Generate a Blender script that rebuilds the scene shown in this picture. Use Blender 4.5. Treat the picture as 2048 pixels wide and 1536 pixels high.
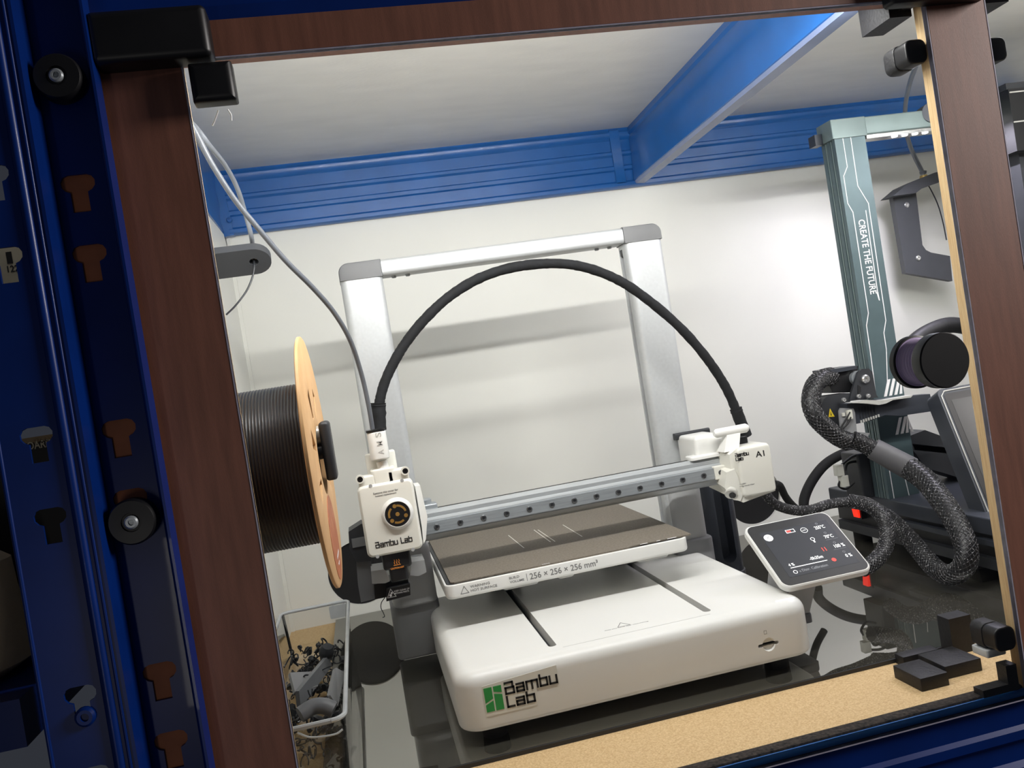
import bpy, bmesh, math, random
from mathutils import Vector, Matrix
random.seed(7)
for o in list(bpy.data.objects): bpy.data.objects.remove(o)
SC = bpy.context.scene
COL = SC.collection
S = 0.001                                    # all numbers below are millimetres

# ------------------------------------------------------------------ camera, light, exposure
CAM = (-63.01, -834.07, 198.75); YAW, PITCH, ROLL, FPX = 0.18497, -0.01541, -0.15862, 1678.5
def cam_axes():
    cy, sy = math.cos(YAW), math.sin(YAW)
    f = Vector((sy*math.cos(PITCH), cy*math.cos(PITCH), math.sin(PITCH)))
    r = Vector((cy, -sy, 0)); u = r.cross(f); c, s = math.cos(ROLL), math.sin(ROLL)
    return c*r + s*u, -s*r + c*u, f
CR, CU, CF = cam_axes()
cd = bpy.data.cameras.new('camera'); cam = bpy.data.objects.new('camera', cd); COL.objects.link(cam)
cd.sensor_width = 36; cd.lens = FPX/2048*36; cd.clip_start = 0.01; cd.clip_end = 50
Mx = Matrix((CR, CU, -CF)).transposed().to_4x4(); Mx.translation = Vector(CAM)*S
cam.matrix_world = Mx; SC.camera = cam
SC.view_settings.view_transform = 'Standard'; SC.view_settings.look = 'None'
SC.view_settings.exposure = 0.0; SC.view_settings.gamma = 1.0; SC.view_settings.use_curve_mapping = False
W = bpy.data.worlds.new('room'); SC.world = W; W.use_nodes = True
W.node_tree.nodes['Background'].inputs[0].default_value = (0.55, 0.60, 0.75, 1)
W.node_tree.nodes['Background'].inputs[1].default_value = 0.05
def area(name, loc, target, sx, sy, power, col):
    l = bpy.data.lights.new(name, 'AREA'); l.shape = 'RECTANGLE'; l.size = sx*S; l.size_y = sy*S
    l.energy = power; l.color = col
    o = bpy.data.objects.new(name, l); COL.objects.link(o); o.location = Vector(loc)*S
    d = (Vector(target)-Vector(loc)); o.rotation_euler = d.to_track_quat('-Z', 'Y').to_euler()
    return o
# the light strip fixed behind the top rail of the front frame, and the weaker one under the front beam
area('strip_light_bay', (735, -230, 445), (735, 240, 110), 420, 10, 1.6, (1.0, 0.992, 0.965))
area('strip_light_rail', (128, -230, 445), (128, 120, 20), 500, 10, 2.85, (1.0, 0.992, 0.965))
area('strip_light_beam', (300, -205, 490), (300, 395, 455), 1150, 12, 1.5, (1.0, 0.992, 0.965))
# lamps of the dim room outside
area('room_lamp', (1750, -760, 800), (100, -260, 100), 500, 500, 30.0, (1.0, 0.94, 0.90))
area('room_lamp_low', (-420, -1300, -150), (-280, -280, 40), 40, 300, 0.45, (1.0, 0.95, 0.9))

def at(px, py, **k):                          # a pixel of the photograph -> the point on a real plane x=, y= or z=
    d = (px-1024)/FPX*CR - (py-768)/FPX*CU + CF
    a, v = next(iter(k.items())); i = 'xyz'.index(a)
    return Vector(CAM) + d*((v-CAM[i])/d[i])

# ------------------------------------------------------------------ materials
def lin(c):
    return tuple(((v/255)/12.92 if v/255 <= .04045 else (((v/255)+.055)/1.055)**2.4) for v in c) + (1,)
MATS = {}
def mat(name, col, rough=.5, metal=0.0, var=.06, scale=60, bump=0.0, bscale=400, spec=.5, col2=None, stretch=None, emit=None, estr=0, coat=0):
    m = bpy.data.materials.new(name); m.use_nodes = True; nt = m.node_tree; b = nt.nodes['Principled BSDF']
    tc = nt.nodes.new('ShaderNodeTexCoord'); mp = nt.nodes.new('ShaderNodeMapping'); nt.links.new(tc.outputs['Object'], mp.inputs[0])
    if stretch: mp.inputs['Scale'].default_value = stretch
    n = nt.nodes.new('ShaderNodeTexNoise'); n.inputs['Scale'].default_value = scale; n.inputs['Detail'].default_value = 5
    nt.links.new(mp.outputs[0], n.inputs['Vector'])
    r = nt.nodes.new('ShaderNodeValToRGB'); c = lin(col); d = lin(col2) if col2 else tuple(max(0, v*(1-2.2*var)) for v in c[:3])+(1,)
    e = c if col2 else tuple(min(1, v*(1+var)) for v in c[:3])+(1,)
    r.color_ramp.elements[0].color = d; r.color_ramp.elements[1].color = e
    r.color_ramp.elements[0].position = .3; r.color_ramp.elements[1].position = .7
    nt.links.new(n.outputs['Fac'], r.inputs[0]); nt.links.new(r.outputs[0], b.inputs['Base Color'])
    b.inputs['Roughness'].default_value = rough; b.inputs['Metallic'].default_value = metal
    b.inputs['Specular IOR Level'].default_value = spec
    if coat: b.inputs['Coat Weight'].default_value = coat
    if bump:
        n2 = nt.nodes.new('ShaderNodeTexNoise'); n2.inputs['Scale'].default_value = bscale; n2.inputs['Detail'].default_value = 3
        nt.links.new(mp.outputs[0], n2.inputs['Vector'])
        bp = nt.nodes.new('ShaderNodeBump'); bp.inputs['Strength'].default_value = bump; bp.inputs['Distance'].default_value = .001
        nt.links.new(n2.outputs['Fac'], bp.inputs['Height']); nt.links.new(bp.outputs[0], b.inputs['Normal'])
    if emit:
        b.inputs['Emission Color'].default_value = lin(emit); b.inputs['Emission Strength'].default_value = estr
    MATS[name] = m; return m
mat('white_panel', (228, 228, 221), .45, var=.015, scale=8, bump=.05, bscale=90)
mat('white_ceiling', (224, 222, 214), .32, var=.03, scale=14, bump=.25, bscale=160, stretch=(1, 3, 1))
mat('blue_paint', (24, 92, 164), .33, var=.05, scale=25, bump=.05, bscale=60, coat=.2)
mat('blue_paint_dim', (2, 38, 108), .36, var=.08, scale=20, bump=.04, bscale=40, coat=.05, spec=.3)  # same blue paint, darkened in colour for the dimly lit outside
mat('film_plywood', (126, 82, 66), .5, var=.10, scale=30, stretch=(6, 6, .6), bump=.08, bscale=500)
mat('plywood_edge', (214, 190, 146), .7, col2=(176, 142, 98), scale=40, stretch=(1, 60, 1))
mat('chipboard', (220, 192, 146), .8, col2=(188, 156, 110), scale=700, bump=.25, bscale=400)
mat('foam', (66, 58, 52), .95, col2=(16, 15, 15), scale=330, bump=1.0, bscale=300)
mat('white_plastic', (226, 226, 222), .38, var=.012, scale=10)
mat('warm_plastic', (222, 221, 212), .42, var=.012, scale=10)
mat('grey_print', (120, 120, 118), .6, var=.02)
mat('pale_print', (176, 176, 172), .6, var=.02)
mat('brushed_alu', (182, 186, 188), .4, metal=.4, var=.05, scale=20, stretch=(1, 20, 40))
mat('anod_alu', (196, 199, 200), .45, metal=.35, var=.025, scale=300, bump=.05, bscale=900)
mat('steel', (168, 174, 178), .34, metal=.45, var=.08, scale=30, stretch=(1, 30, 30))
mat('dark_steel', (104, 106, 108), .3, metal=.8, var=.03)
mat('blue_reflect', (120, 134, 168), .35, var=.04)  # blue paint of the brace with its reflection put into the colour
mat('chrome', (220, 220, 218), .22, metal=.75, var=.02)
mat('grey_plastic', (132, 133, 135), .5, var=.02)
mat('cap_grey', (106, 107, 108), .5, var=.02)
mat('bracket_grey', (72, 74, 78), .55, var=.03)
mat('mid_grey', (164, 165, 165), .5, var=.02)
mat('dark_grey', (108, 110, 113), .5, var=.03)
mat('charcoal', (42, 44, 48), .5, var=.05)
mat('black_plastic', (18, 18, 20), .42, var=.1)
mat('black_print', (24, 24, 26), .55, var=.15, scale=300, bump=.35, bscale=420)
mat('black_void', (6, 6, 8), .7, var=.1)
mat('rubber', (14, 14, 14), .8, var=.1)
mat('pei_plate', (126, 118, 106), .75, col2=(104, 97, 86), scale=420, bump=.6, bscale=700)
mat('plate_edge', (78, 72, 66), .4, metal=.6)
mat('tape', (20, 22, 26), .85, col2=(10, 11, 13), scale=120, bump=.6, bscale=180)
mat('ink_black', (26, 26, 28), .6)
mat('ink_white', (235, 235, 235), .6)
mat('logo_green', (40, 150, 72), .5, var=.03)
mat('gold', (206, 160, 86), .35, metal=.7)
mat('orange_ink', (238, 150, 62), .6)
mat('ptfe', (128, 133, 140), .3, var=.05, spec=.6)
mat('ptfe_dark', (96, 100, 106), .35, var=.05)
mat('brass', (196, 168, 104), .3, metal=.7)
mat('blue_collet', (48, 74, 190), .4)
mat('filament', (36, 38, 42), .34, var=.08, spec=.4)
mat('card_flange', (228, 184, 132), .55, col2=(218, 172, 120), scale=50, bump=.05)
mat('card_core', (168, 120, 84), .7)
mat('label_brown', (176, 96, 58), .5, col2=(196, 124, 84), scale=90)
mat('teal_alu', (86, 104, 108), .42, metal=.35, var=.03)
mat('teal_light', (124, 140, 140), .42, metal=.3, var=.03)
mat('slate', (58, 62, 70), .45, metal=.2, var=.05)
mat('braid', (30, 30, 32), .55, col2=(18, 18, 20), scale=200)
mat('shrink', (92, 92, 95), .55, var=.05)
mat('yellow_sign', (226, 196, 40), .6)
mat('connector', (206, 206, 196), .5)
mat('lavender', (196, 178, 214), .35, var=.05)
mat('screen_glass', (38, 40, 44), .25, var=.03, emit=(66, 68, 74), estr=.55)
mat('bezel', (46, 47, 48), .3, var=.03)
mat('ui_white', (240, 240, 240), .5, emit=(240, 240, 240), estr=.8)
mat('ui_grey', (120, 122, 126), .5, emit=(130, 132, 136), estr=.5)
mat('ui_red', (230, 70, 60), .5, emit=(230, 70, 60), estr=.7)
mat('switch_red', (235, 40, 24), .3, emit=(255, 40, 20), estr=1.3)
mat('led', (255, 255, 255), .3, emit=(250, 250, 255), estr=14)
mat('led_status', (240, 245, 255), .3, emit=(240, 245, 255), estr=1.5)
mat('sack', (226, 206, 174), .8, var=.12, scale=14, bump=.5, bscale=20)
mat('lighter_brown', (176, 106, 64), .7, var=.08)
mat('kraft', (150, 128, 98), .8, var=.08)
mat('paper', (200, 190, 165), .8, var=.05)
mat('dark_box', (30, 28, 28), .6, var=.1)
mat('pale_metal', (208, 208, 202), .35, metal=.3)
def clear(name, tint, gloss, edge=None):
    m = bpy.data.materials.new(name); m.use_nodes = True; nt = m.node_tree; nt.nodes.clear()
    out = nt.nodes.new('ShaderNodeOutputMaterial'); mx = nt.nodes.new('ShaderNodeMixShader'); fr = nt.nodes.new('ShaderNodeFresnel')
    fr.inputs[0].default_value = gloss
    t = nt.nodes.new('ShaderNodeBsdfTransparent'); t.inputs[0].default_value = tint
    g = nt.nodes.new('ShaderNodeBsdfGlossy'); g.inputs['Roughness'].default_value = .03
    nt.links.new(fr.outputs[0], mx.inputs[0]); nt.links.new(t.outputs[0], mx.inputs[1]); nt.links.new(g.outputs[0], mx.inputs[2])
    nt.links.new(mx.outputs[0], out.inputs[0]); MATS[name] = m
clear('acrylic', (.985, .985, .985, 1), 1.25)
clear('bin_clear', (.93, .935, .935, 1), 1.38)
mat('acrylic_edge', (170, 166, 184), .3, var=.1, scale=80, spec=.8)
mat('bin_rim', (186, 190, 192), .18, var=.05, spec=.9)
def mirror_mat():
    m = bpy.data.materials.new('tinted_mirror'); m.use_nodes = True; nt = m.node_tree; nt.nodes.clear()
    out = nt.nodes.new('ShaderNodeOutputMaterial'); mx = nt.nodes.new('ShaderNodeMixShader')
    g = nt.nodes.new('ShaderNodeBsdfGlossy'); g.inputs[0].default_value = (.47, .465, .45, 1); g.inputs['Roughness'].default_value = .012
    d = nt.nodes.new('ShaderNodeBsdfDiffuse'); n = nt.nodes.new('ShaderNodeTexNoise'); n.inputs['Scale'].default_value = 25
    r = nt.nodes.new('ShaderNodeValToRGB'); r.color_ramp.elements[0].color = (.16, .15, .12, 1); r.color_ramp.elements[1].color = (.22, .21, .17, 1)
    nt.links.new(n.outputs['Fac'], r.inputs[0]); nt.links.new(r.outputs[0], d.inputs[0])
    mx.inputs[0].default_value = .16
    nt.links.new(g.outputs[0], mx.inputs[1]); nt.links.new(d.outputs[0], mx.inputs[2]); nt.links.new(mx.outputs[0], out.inputs[0]); MATS['tinted_mirror'] = m
mirror_mat()
def braid_mat():
    m = bpy.data.materials.new('braid_fleck'); m.use_nodes = True; nt = m.node_tree; b = nt.nodes['Principled BSDF']
    tc = nt.nodes.new('ShaderNodeTexCoord'); v = nt.nodes.new('ShaderNodeTexVoronoi'); v.inputs['Scale'].default_value = 380
    nt.links.new(tc.outputs['Object'], v.inputs['Vector'])
    r = nt.nodes.new('ShaderNodeValToRGB'); r.color_ramp.elements[0].color = (.36, .36, .37, 1); r.color_ramp.elements[0].position = .17
    r.color_ramp.elements[1].color = (.03, .03, .033, 1); r.color_ramp.elements[1].position = .42
    nt.links.new(v.outputs['Distance'], r.inputs[0]); nt.links.new(r.outputs[0], b.inputs['Base Color']); b.inputs['Roughness'].default_value = .5
    MATS['braid_fleck'] = m
braid_mat()

# ------------------------------------------------------------------ mesh helpers
ORG = {}
def catmull(P, n):
    P = [Vector(p) for p in P]
    if len(P) < 3 or n < 2: return P
    out = []
    for i in range(len(P)-1):
        a = P[i-1] if i else P[0]*2-P[1]; b = P[i]; c = P[i+1]; d = P[i+2] if i+2 < len(P) else P[-1]*2-P[-2]
        for k in range(n):
            t = k/n; out.append(.5*((2*b)+(c-a)*t+(2*a-5*b+4*c-d)*t*t+(3*b-a-3*c+d)*t**3))
    out.append(P[-1]); return out
def rrect(u0, u1, v0, v1, r, seg):
    if r <= 0 or seg < 1: return [(u0, v0), (u1, v0), (u1, v1), (u0, v1)]
    r = min(r, (u1-u0)/2-1e-4, (v1-v0)/2-1e-4); p = []
    for cx, cy, a0 in ((u1-r, v0+r, -90), (u1-r, v1-r, 0), (u0+r, v1-r, 90), (u0+r, v0+r, 180)):
        for k in range(seg+1):
            a = math.radians(a0+90*k/seg); p.append((cx+r*math.cos(a), cy+r*math.sin(a)))
    return p
AX = {'z': lambda u, v, w: (u, v, w), 'y': lambda u, v, w: (u, w, v), 'x': lambda u, v, w: (w, u, v)}
class MB:
    def __init__(s): s.v = []; s.f = []
    def add(s, vs, fs):
        n = len(s.v); s.v += [Vector(p) for p in vs]; s.f += [tuple(i+n for i in f) for f in fs]; return s
    def loops(s, rings, closed=False, cap=True):
        m = len(rings[0]); vs = [p for r in rings for p in r]; fs = []
        for i in range(len(rings)-1 + (1 if closed else 0)):
            a = i*m; b = ((i+1) % len(rings))*m
            for k in range(m): fs.append((a+k, a+(k+1) % m, b+(k+1) % m, b+k))
        if cap and not closed: fs += [tuple(range(m))[::-1], tuple((len(rings)-1)*m+k for k in range(m))]
        return s.add(vs, fs)
    def rbox(s, lo, hi, rc=0, rt=0, rb=0, seg=4, axis='z'):
        f = AX[axis]
        if axis == 'z': u0, v0, w0 = lo; u1, v1, w1 = hi
        elif axis == 'y': u0, w0, v0 = lo; u1, w1, v1 = hi
        else: w0, u0, v0 = lo; w1, u1, v1 = hi
        prof = []; sg = max(2, seg)
        if rb > 0: prof += [(rb*(1-math.sin(math.pi/2*k/sg)), w0+rb*(1-math.cos(math.pi/2*k/sg))) for k in range(sg+1)]
        else: prof += [(0, w0)]
        if rt > 0: prof += [(rt*(1-math.cos(math.pi/2*k/sg)), w1-rt*(1-math.sin(math.pi/2*k/sg))) for k in range(sg+1)]
        else: prof += [(0, w1)]
        rc = max(rc, .01) if (rt or rb or rc) else 0
        rings = []
        for ins, w in prof:
            rr = max(rc-ins, .02) if rc else 0
            rings.append([f(u, v, w) for u, v in rrect(u0+ins, u1-ins, v0+ins, v1-ins, rr, seg if rc else 0)])
        return s.loops(rings)
    def box(s, lo, hi): return s.rbox(lo, hi)
    def cyl(s, p0, p1, r0, r1=None, seg=20):
        p0 = Vector(p0); p1 = Vector(p1); r1 = r0 if r1 is None else r1
        d = (p1-p0).normalized(); a = d.orthogonal().normalized(); b = d.cross(a)
        rg = lambda p, r: [p+r*(math.cos(2*math.pi*k/seg)*a+math.sin(2*math.pi*k/seg)*b) for k in range(seg)]
        return s.loops([rg(p0, r0), rg(p1, r1)])
    def lathe(s, c, axis, prof, seg=32, closed=False):     # prof: (distance along axis, radius)
        c = Vector(c); d = Vector(axis).normalized(); a = d.orthogonal().normalized(); b = d.cross(a)
        return s.loops([[c+d*w+r*(math.cos(2*math.pi*k/seg)*a+math.sin(2*math.pi*k/seg)*b) for k in range(seg)] for w, r in prof], closed=closed)
    def tube(s, P, r, n=6, seg=10, wob=0):
        Q = catmull(P, n); T = []
        for i in range(len(Q)): T.append((Q[min(i+1, len(Q)-1)]-Q[max(i-1, 0)]).normalized())
        a = T[0].orthogonal().normalized(); rings = []
        for i, q in enumerate(Q):
            a = (a-T[i]*a.dot(T[i])).normalized(); b = T[i].cross(a)
            rr = r(i/(len(Q)-1)) if callable(r) else r
            if wob: rr *= 1+random.uniform(-wob, wob)
            rings.append([q+rr*(math.cos(2*math.pi*k/seg)*a+math.sin(2*math.pi*k/seg)*b) for k in range(seg)])
        return s.loops(rings)
    def prism(s, poly, w0, w1, axis='y'):
        f = AX[axis]; return s.loops([[f(u, v, w0) for u, v in poly], [f(u, v, w1) for u, v in poly]])
    def hexa(s, b, t): return s.loops([b, t])              # two matching loops of points
    def ribbon(s, pts, w, o, u, v, h=.3):                  # flat stroke lying in a plane
        n = Vector(u).cross(Vector(v)).normalized()
        for (x0, y0), (x1, y1) in zip(pts, pts[1:]):
            L = math.hypot(x1-x0, y1-y0) or 1; dx, dy = (x1-x0)/L*w/2, (y1-y0)/L*w/2
            q = [(x0-dx-dy, y0-dy+dx), (x0-dx+dy, y0-dy-dx), (x1+dx+dy, y1+dy-dx), (x1+dx-dy, y1+dy+dx)]
            base = [Vector(o)+Vector(u)*a+Vector(v)*b for a, b in q]
            s.loops([[p-n*.02 for p in base], [p+n*h for p in base]])
        return s
    def build(s, name, m, parent=None, smooth=True, ang=38):
        if parent: og = ORG[parent]
        else:
            xs, ys, zs = zip(*[tuple(p) for p in s.v]); og = Vector(((min(xs)+max(xs))/2, (min(ys)+max(ys))/2, min(zs)))
        me = bpy.data.meshes.new(name); me.from_pydata([tuple((p-og)*S) for p in s.v], [], s.f)
        bm = bmesh.new(); bm.from_mesh(me); bmesh.ops.recalc_face_normals(bm, faces=bm.faces); bm.to_mesh(me); bm.free()
        if smooth:
            me.shade_smooth(); me.set_sharp_from_angle(angle=math.radians(ang))
        me.materials.append(MATS[m]); o = bpy.data.objects.new(name, me); COL.objects.link(o); ORG[o] = og
        if parent: o.parent = parent
        else: o.location = og*S
        return o
def thing(name, label, cat, loc, group=None):
    o = bpy.data.objects.new(name, None); COL.objects.link(o); o.location = Vector(loc)*S; o.empty_display_size = .02
    ORG[o] = Vector(loc); tag(o, label, cat, group); return o
def tag(o, label, cat, group=None):
    o['label'] = label; o['category'] = cat
    if group: o['group'] = group
    return o
def struct(o): o['kind'] = 'structure'; return o
def text(s, name, m, parent, o, u, v, w, h, depth=.15):
    c = bpy.data.curves.new(name, 'FONT'); c.body = s; c.extrude = 0.01; c.resolution_u = 3; c.offset = .014
    t = bpy.data.objects.new(name, c); COL.objects.link(t)
    dg = bpy.context.evaluated_depsgraph_get(); me = bpy.data.meshes.new_from_object(t.evaluated_get(dg))
    bpy.data.objects.remove(t)
    xs = [p.co.x for p in me.vertices]; ys = [p.co.y for p in me.vertices]; zs = [p.co.z for p in me.vertices]
    sx = w/(max(xs)-min(xs)); sy = h/(max(ys)-min(ys)); x0, y0, z0 = min(xs), min(ys), min(zs); dz = (max(zs)-z0) or 1
    u = Vector(u).normalized(); v = Vector(v).normalized(); n = u.cross(v); og = ORG[parent]
    for p in me.vertices:
        q = Vector(o)+u*((p.co.x-x0)*sx)+v*((p.co.y-y0)*sy)+n*((p.co.z-z0)/dz*depth)
        p.co = (q-og)*S
    me.materials.clear(); me.materials.append(MATS[m]); ob = bpy.data.objects.new(name, me); COL.objects.link(ob); ob.parent = parent; ORG[ob] = og
    return ob
GL = {'B': (.85, [[(.0, 1), (.74, 1), (.74, .54)], [(0, .54), (.82, .54), (.82, 0), (0, 0), (0, .54)]]), 'a': (.7, [[(0, .68), (.7, .68), (.7, 0), (0, 0), (0, .36), (.7, .36)]]),
      'm': (1.1, [[(0, 0), (0, .68), (1.1, .68), (1.1, 0)], [(.55, .68), (.55, 0)]]), 'b': (.7, [[(0, 1), (0, 0), (.7, 0), (.7, .68), (0, .68)]]),
      'u': (.7, [[(0, .68), (0, 0), (.7, 0), (.7, .68)]]), 'L': (.62, [[(0, 1), (0, 0), (.62, 0)]]), ' ': (.3, [])}
def wordmark(s, mb, o, u, v, w, h, st):
    tot = sum(GL[c][0]+.3 for c in s)-.3; k = w/tot; x = 0
    for c in s:
        adv, ss = GL[c]
        for p in ss: mb.ribbon([(x+a*k, b*h) for a, b in p], st, o, u, v)
        x += (adv+.3)*k
def cut(o, *mbs):
    for mb in mbs:
        c = mb.build('cutter', 'black_void'); md = o.modifiers.new('b', 'BOOLEAN'); md.operation = 'DIFFERENCE'; md.solver = 'EXACT'; md.object = c
        bpy.context.view_layer.update(); dg = bpy.context.evaluated_depsgraph_get()
        me = bpy.data.meshes.new_from_object(o.evaluated_get(dg)); o.modifiers.clear(); old = o.data; nm = old.name; o.data = me
        bpy.data.meshes.remove(old); me.name = nm; bpy.data.objects.remove(c)
        me.shade_smooth(); me.set_sharp_from_angle(angle=math.radians(35))
    return o
def screw(parent, c, d, r, m='steel', h=2.0, name='screw'):
    c = Vector(c); d = Vector(d).normalized()
    o = MB().lathe(c, d, [(-.3, r), (h*.6, r), (h, r*.75), (h, r*.42), (h*.35, r*.4), (h*.35, .01)], 16).build(name, m, parent); return o
X, Y, Z = Vector((1, 0, 0)), Vector((0, 1, 0)), Vector((0, 0, 1))

# ------------------------------------------------------------------ the cabinet (setting)
ZF, ZM, ZC = -116, -112, 537                  # chipboard, mirror top, underside of the shelf above
YD = -258                                     # front plane of the door
struct(MB().box((-330, -239, ZF-18), (1100, 395, ZF)).build('floor', 'chipboard'))
struct(MB().box((-330, -240, ZC), (1100, 396, ZC+14)).build('ceiling', 'white_ceiling'))
wb = struct(MB().box((-330, 395, ZF-18), (1100, 401, ZC)).build('wall_back', 'white_panel'))
HOLES = ((-95, -53), (520, -54))
cut(wb, *[MB().cyl((x, 380, z), (x, 420, z), 46, seg=48) for x, z in HOLES])
wl = struct(MB().prism([(-240, ZF), (394, ZF), (394, 420), (372, 447), (-240, 447)], -212, -203, 'x').build('wall_left', 'white_panel'))
struct(MB().box((1090, -240, ZF), (1100, 395, ZC)).build('wall_right', 'white_panel'))
struct(MB().rbox((-203, 391.5, ZF), (-198, 394.5, 446)).build('trim_1', 'white_panel'))
for i, (x, z) in enumerate(HOLES):             # dark space behind each cable hole
    b = MB().lathe((x, 400, z), Y, [(0, 60), (70, 60), (70, .1)], 32).build('cable_hole', 'black_void')
    struct(b); b.name = 'trim_%d' % (i+2)

# ------------------------------------------------------------------ blue shelving: beams and posts
def beam_profile(y0, s):                       # ridged rolled-steel beam, drawn in (y, z); s = +1 faces the front
    f = [(0, 447), (-3, 449), (-3, 454), (1, 457), (1, 472), (-1.5, 474), (-1.5, 479), (1, 481), (1, 494), (-1.5, 497), (-1.5, 501), (1, 503), (1, 519), (-2.5, 523), (-3, 530), (0, 534), (0, ZC)]
    return [(y0+a*s, z) for a, z in f] + [(y0+11*s, ZC), (y0+11*s, 447)]
bb = thing('shelf_beam', 'blue ridged steel beam along the top of the white back wall', 'beam', (300, 390, 447))
MB().prism(beam_profile(382, 1), -196, 1095, 'x').build('web', 'blue_paint', bb)
MB().prism([(-226, ZC), (-196, ZC), (-190, 446), (-207, 445), (-224, 470)], 379.5, 392, 'y').build('end_plate', 'blue_paint', bb)
screw(bb, at(459, 440, y=379), -Y, 4, 'blue_paint', 3, 'rivet')
MB().prism([(p+0, q) for p, q in [(382, 449), (379, 453), (379, 533), (382, ZC-1)]], 372, 387, 'x').build('joint_tab', 'blue_paint', bb)
br = thing('shelf_brace', 'blue channel brace running front to back under the white shelf', 'brace', (392, 100, 452))
def sk(y): return -8 + (y-100)*.034            # the brace sits slightly askew
def bprism(poly, name, m, par):
    return MB().loops([[(x+sk(-235), -235, z) for x, z in poly], [(x+sk(379), 379, z) for x, z in poly]]).build(name, m, par)
bprism([(402, ZC), (400, 528), (402, 524), (400, 518), (400, 500), (401, 498), (399, 480), (398, 455), (401, 453), (404, 455), (404, ZC)], 'web', 'blue_paint', br)
bprism([(399, 454), (401, 450), (414, 449), (416, 453), (414, 455), (404, 455)], 'bottom_flange', 'blue_reflect', br)
sb = thing('side_beam', 'blue side beam above the left white panel', 'beam', (-206, 80, 447))
MB().prism([(-212, 447), (-206, 449), (-203, 451), (-205, 470), (-203, 490), (-205, 510), (-203, ZC-1), (-212, ZC-1)], -238, 378, 'y').build('web', 'blue_paint', sb)
fb = thing('front_beam', 'dark blue beam above the brown top rail', 'beam', (300, -244, 447))
MB().prism([(y, z) for y, z in [(-241, 459), (-251, 459), (-252, 470), (-249, 474), (-249, 500), (-252, 504), (-252, ZC+14), (-241, ZC+14)]], -226, 1095, 'x').build('web', 'blue_paint_dim', fb)
lb = thing('lower_beam', 'dark blue ridged beam below the glass door, with a bright upper lip', 'beam', (300, -248, -210))
MB().tube([(-240, -253.6, -115.2), (1095, -253.6, -115.2)], 2.9, n=1, seg=12).build('upper_lip', 'blue_paint', lb)  # same paint as the web; the lighter copy stands for light on the lip
MB().prism([(-240, -118.5), (-251, -118.2), (-253.5, -121), (-253.5, -140), (-256, -143), (-256, -150), (-252.5, -154), (-252.5, -168), (-256, -172), (-256, -180), (-253, -184), (-253, -210), (-240, -210)], -240, 1095, 'x').build('web', 'blue_paint_dim', lb)
tag(MB().rbox((-200, -250.5, -117), (1090, -238.5, -111.5), 0, 2, 0, 2).build('foam_strip', 'foam'), 'crumbly dark foam strip between the chipboard and the blue lip', 'seal')

def keyhole(cx, cz, k=1.0):
    p = []
    for x, z in ((5.8, -15), (5.8, -1)): p.append((x, z))
    for a in range(0, 5): p.append((6+5.4*math.sin(math.radians(90+a*0))*1.0 if 0 else 6+5.5*math.sin(math.radians(150-a*37)), 5.5-6.0*math.cos(math.radians(150-a*37))*-1 if 0 else 5.5+6.0*math.cos(math.radians(150-a*37))))
    q = [(x, z) for x, z in p]
    full = q + [(-x, z) for x, z in reversed(q)]
    return [(cx+x*k, cz+z*k) for x, z in full]
def keyplate(name, m, parent, x0, x1, z0, z1, y, t, holes, k=1.0):
    bm = bmesh.new(); E = []; og = ORG[parent]
    def loop(P):
        vs = [bm.verts.new(((px-og.x)*S, (y-og.y)*S, (pz-og.z)*S)) for px, pz in P]
        for a, b in zip(vs, vs[1:]+vs[:1]): E.append(bm.edges.new((a, b)))
    loop([(x0, z0), (x1, z0), (x1, z1), (x0, z1)])
    for cx, cz in holes: loop(keyhole(cx, cz, k))
    bmesh.ops.triangle_fill(bm, use_beauty=True, edges=E)
    r = bmesh.ops.extrude_face_region(bm, geom=list(bm.faces))
    for e in r['geom']:
        if isinstance(e, bmesh.types.BMVert): e.co.y += t*S
    bmesh.ops.recalc_face_normals(bm, faces=bm.faces)
    me = bpy.data.meshes.new(name); bm.to_mesh(me); bm.free(); me.materials.append(MATS[m])
    o = bpy.data.objects.new(name, me); COL.objects.link(o); o.parent = parent; ORG[o] = og; return o
ff = thing('face_frame', 'brown film-faced plywood frame around the glass doors', 'frame', (160, -250, -119))
pa = thing('shelf_post', 'dark blue slotted steel post right beside the brown left stile', 'post', (-205, -280, -320))
zs = [359-161.7*k for k in range(-2, 5)]
hol = [(-207.5, z+dz) for z in zs for dz in (0, -46)]
YA = -265
pr_x = at(343, 1012, y=YA).x; hx_ = at(240, 872, y=YA)
hol = [(hx_.x, hx_.z+dz+161.7*k*.97) for k in range(-3, 4) for dz in (0, -44.6)]
hol = [h for h in hol if not 385 < h[1] < 470]
keyplate('flange', 'blue_paint_dim', pa, pr_x-38, pr_x-6, -320, 640, YA, 2, hol, .9)
MB().tube([(pr_x-4.2, YA-.2, -320), (pr_x-4.2, YA-.2, 640)], 2.0, n=1).build('bead', 'blue_paint_dim', pa)
MB().box((pr_x-6, YA, -320), (pr_x-.2, YA+2, 640)).build('edge_strip', 'blue_paint_dim', pa)
MB().box((pr_x-1.6, YA-15, -320), (pr_x, YA-.2, 640)).build('return_lip', 'blue_paint_dim', pa)
MB().box((pr_x-40, YA+2.2, -330), (pr_x-7, YD-.2, 640)).build('added_backing', 'lighter_brown', ff)  # added strip, lighter brown than the stile so the keyholes look brighter
pb = thing('shelf_post', 'dark blue slotted post at the far left, with a raised rib', 'post', (-250, -290, -320))
YB = -291
kb = at(75, 885, y=YB); bx = kb.x; XB = at(215, 1012, y=-267).x
keyplate('flange', 'blue_paint_dim', pb, bx-21, XB-12, -320, 640, YB, 2, [(bx, kb.z+157*k+dz) for k in range(-2, 3) for dz in (0, -49)], .8)
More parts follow.
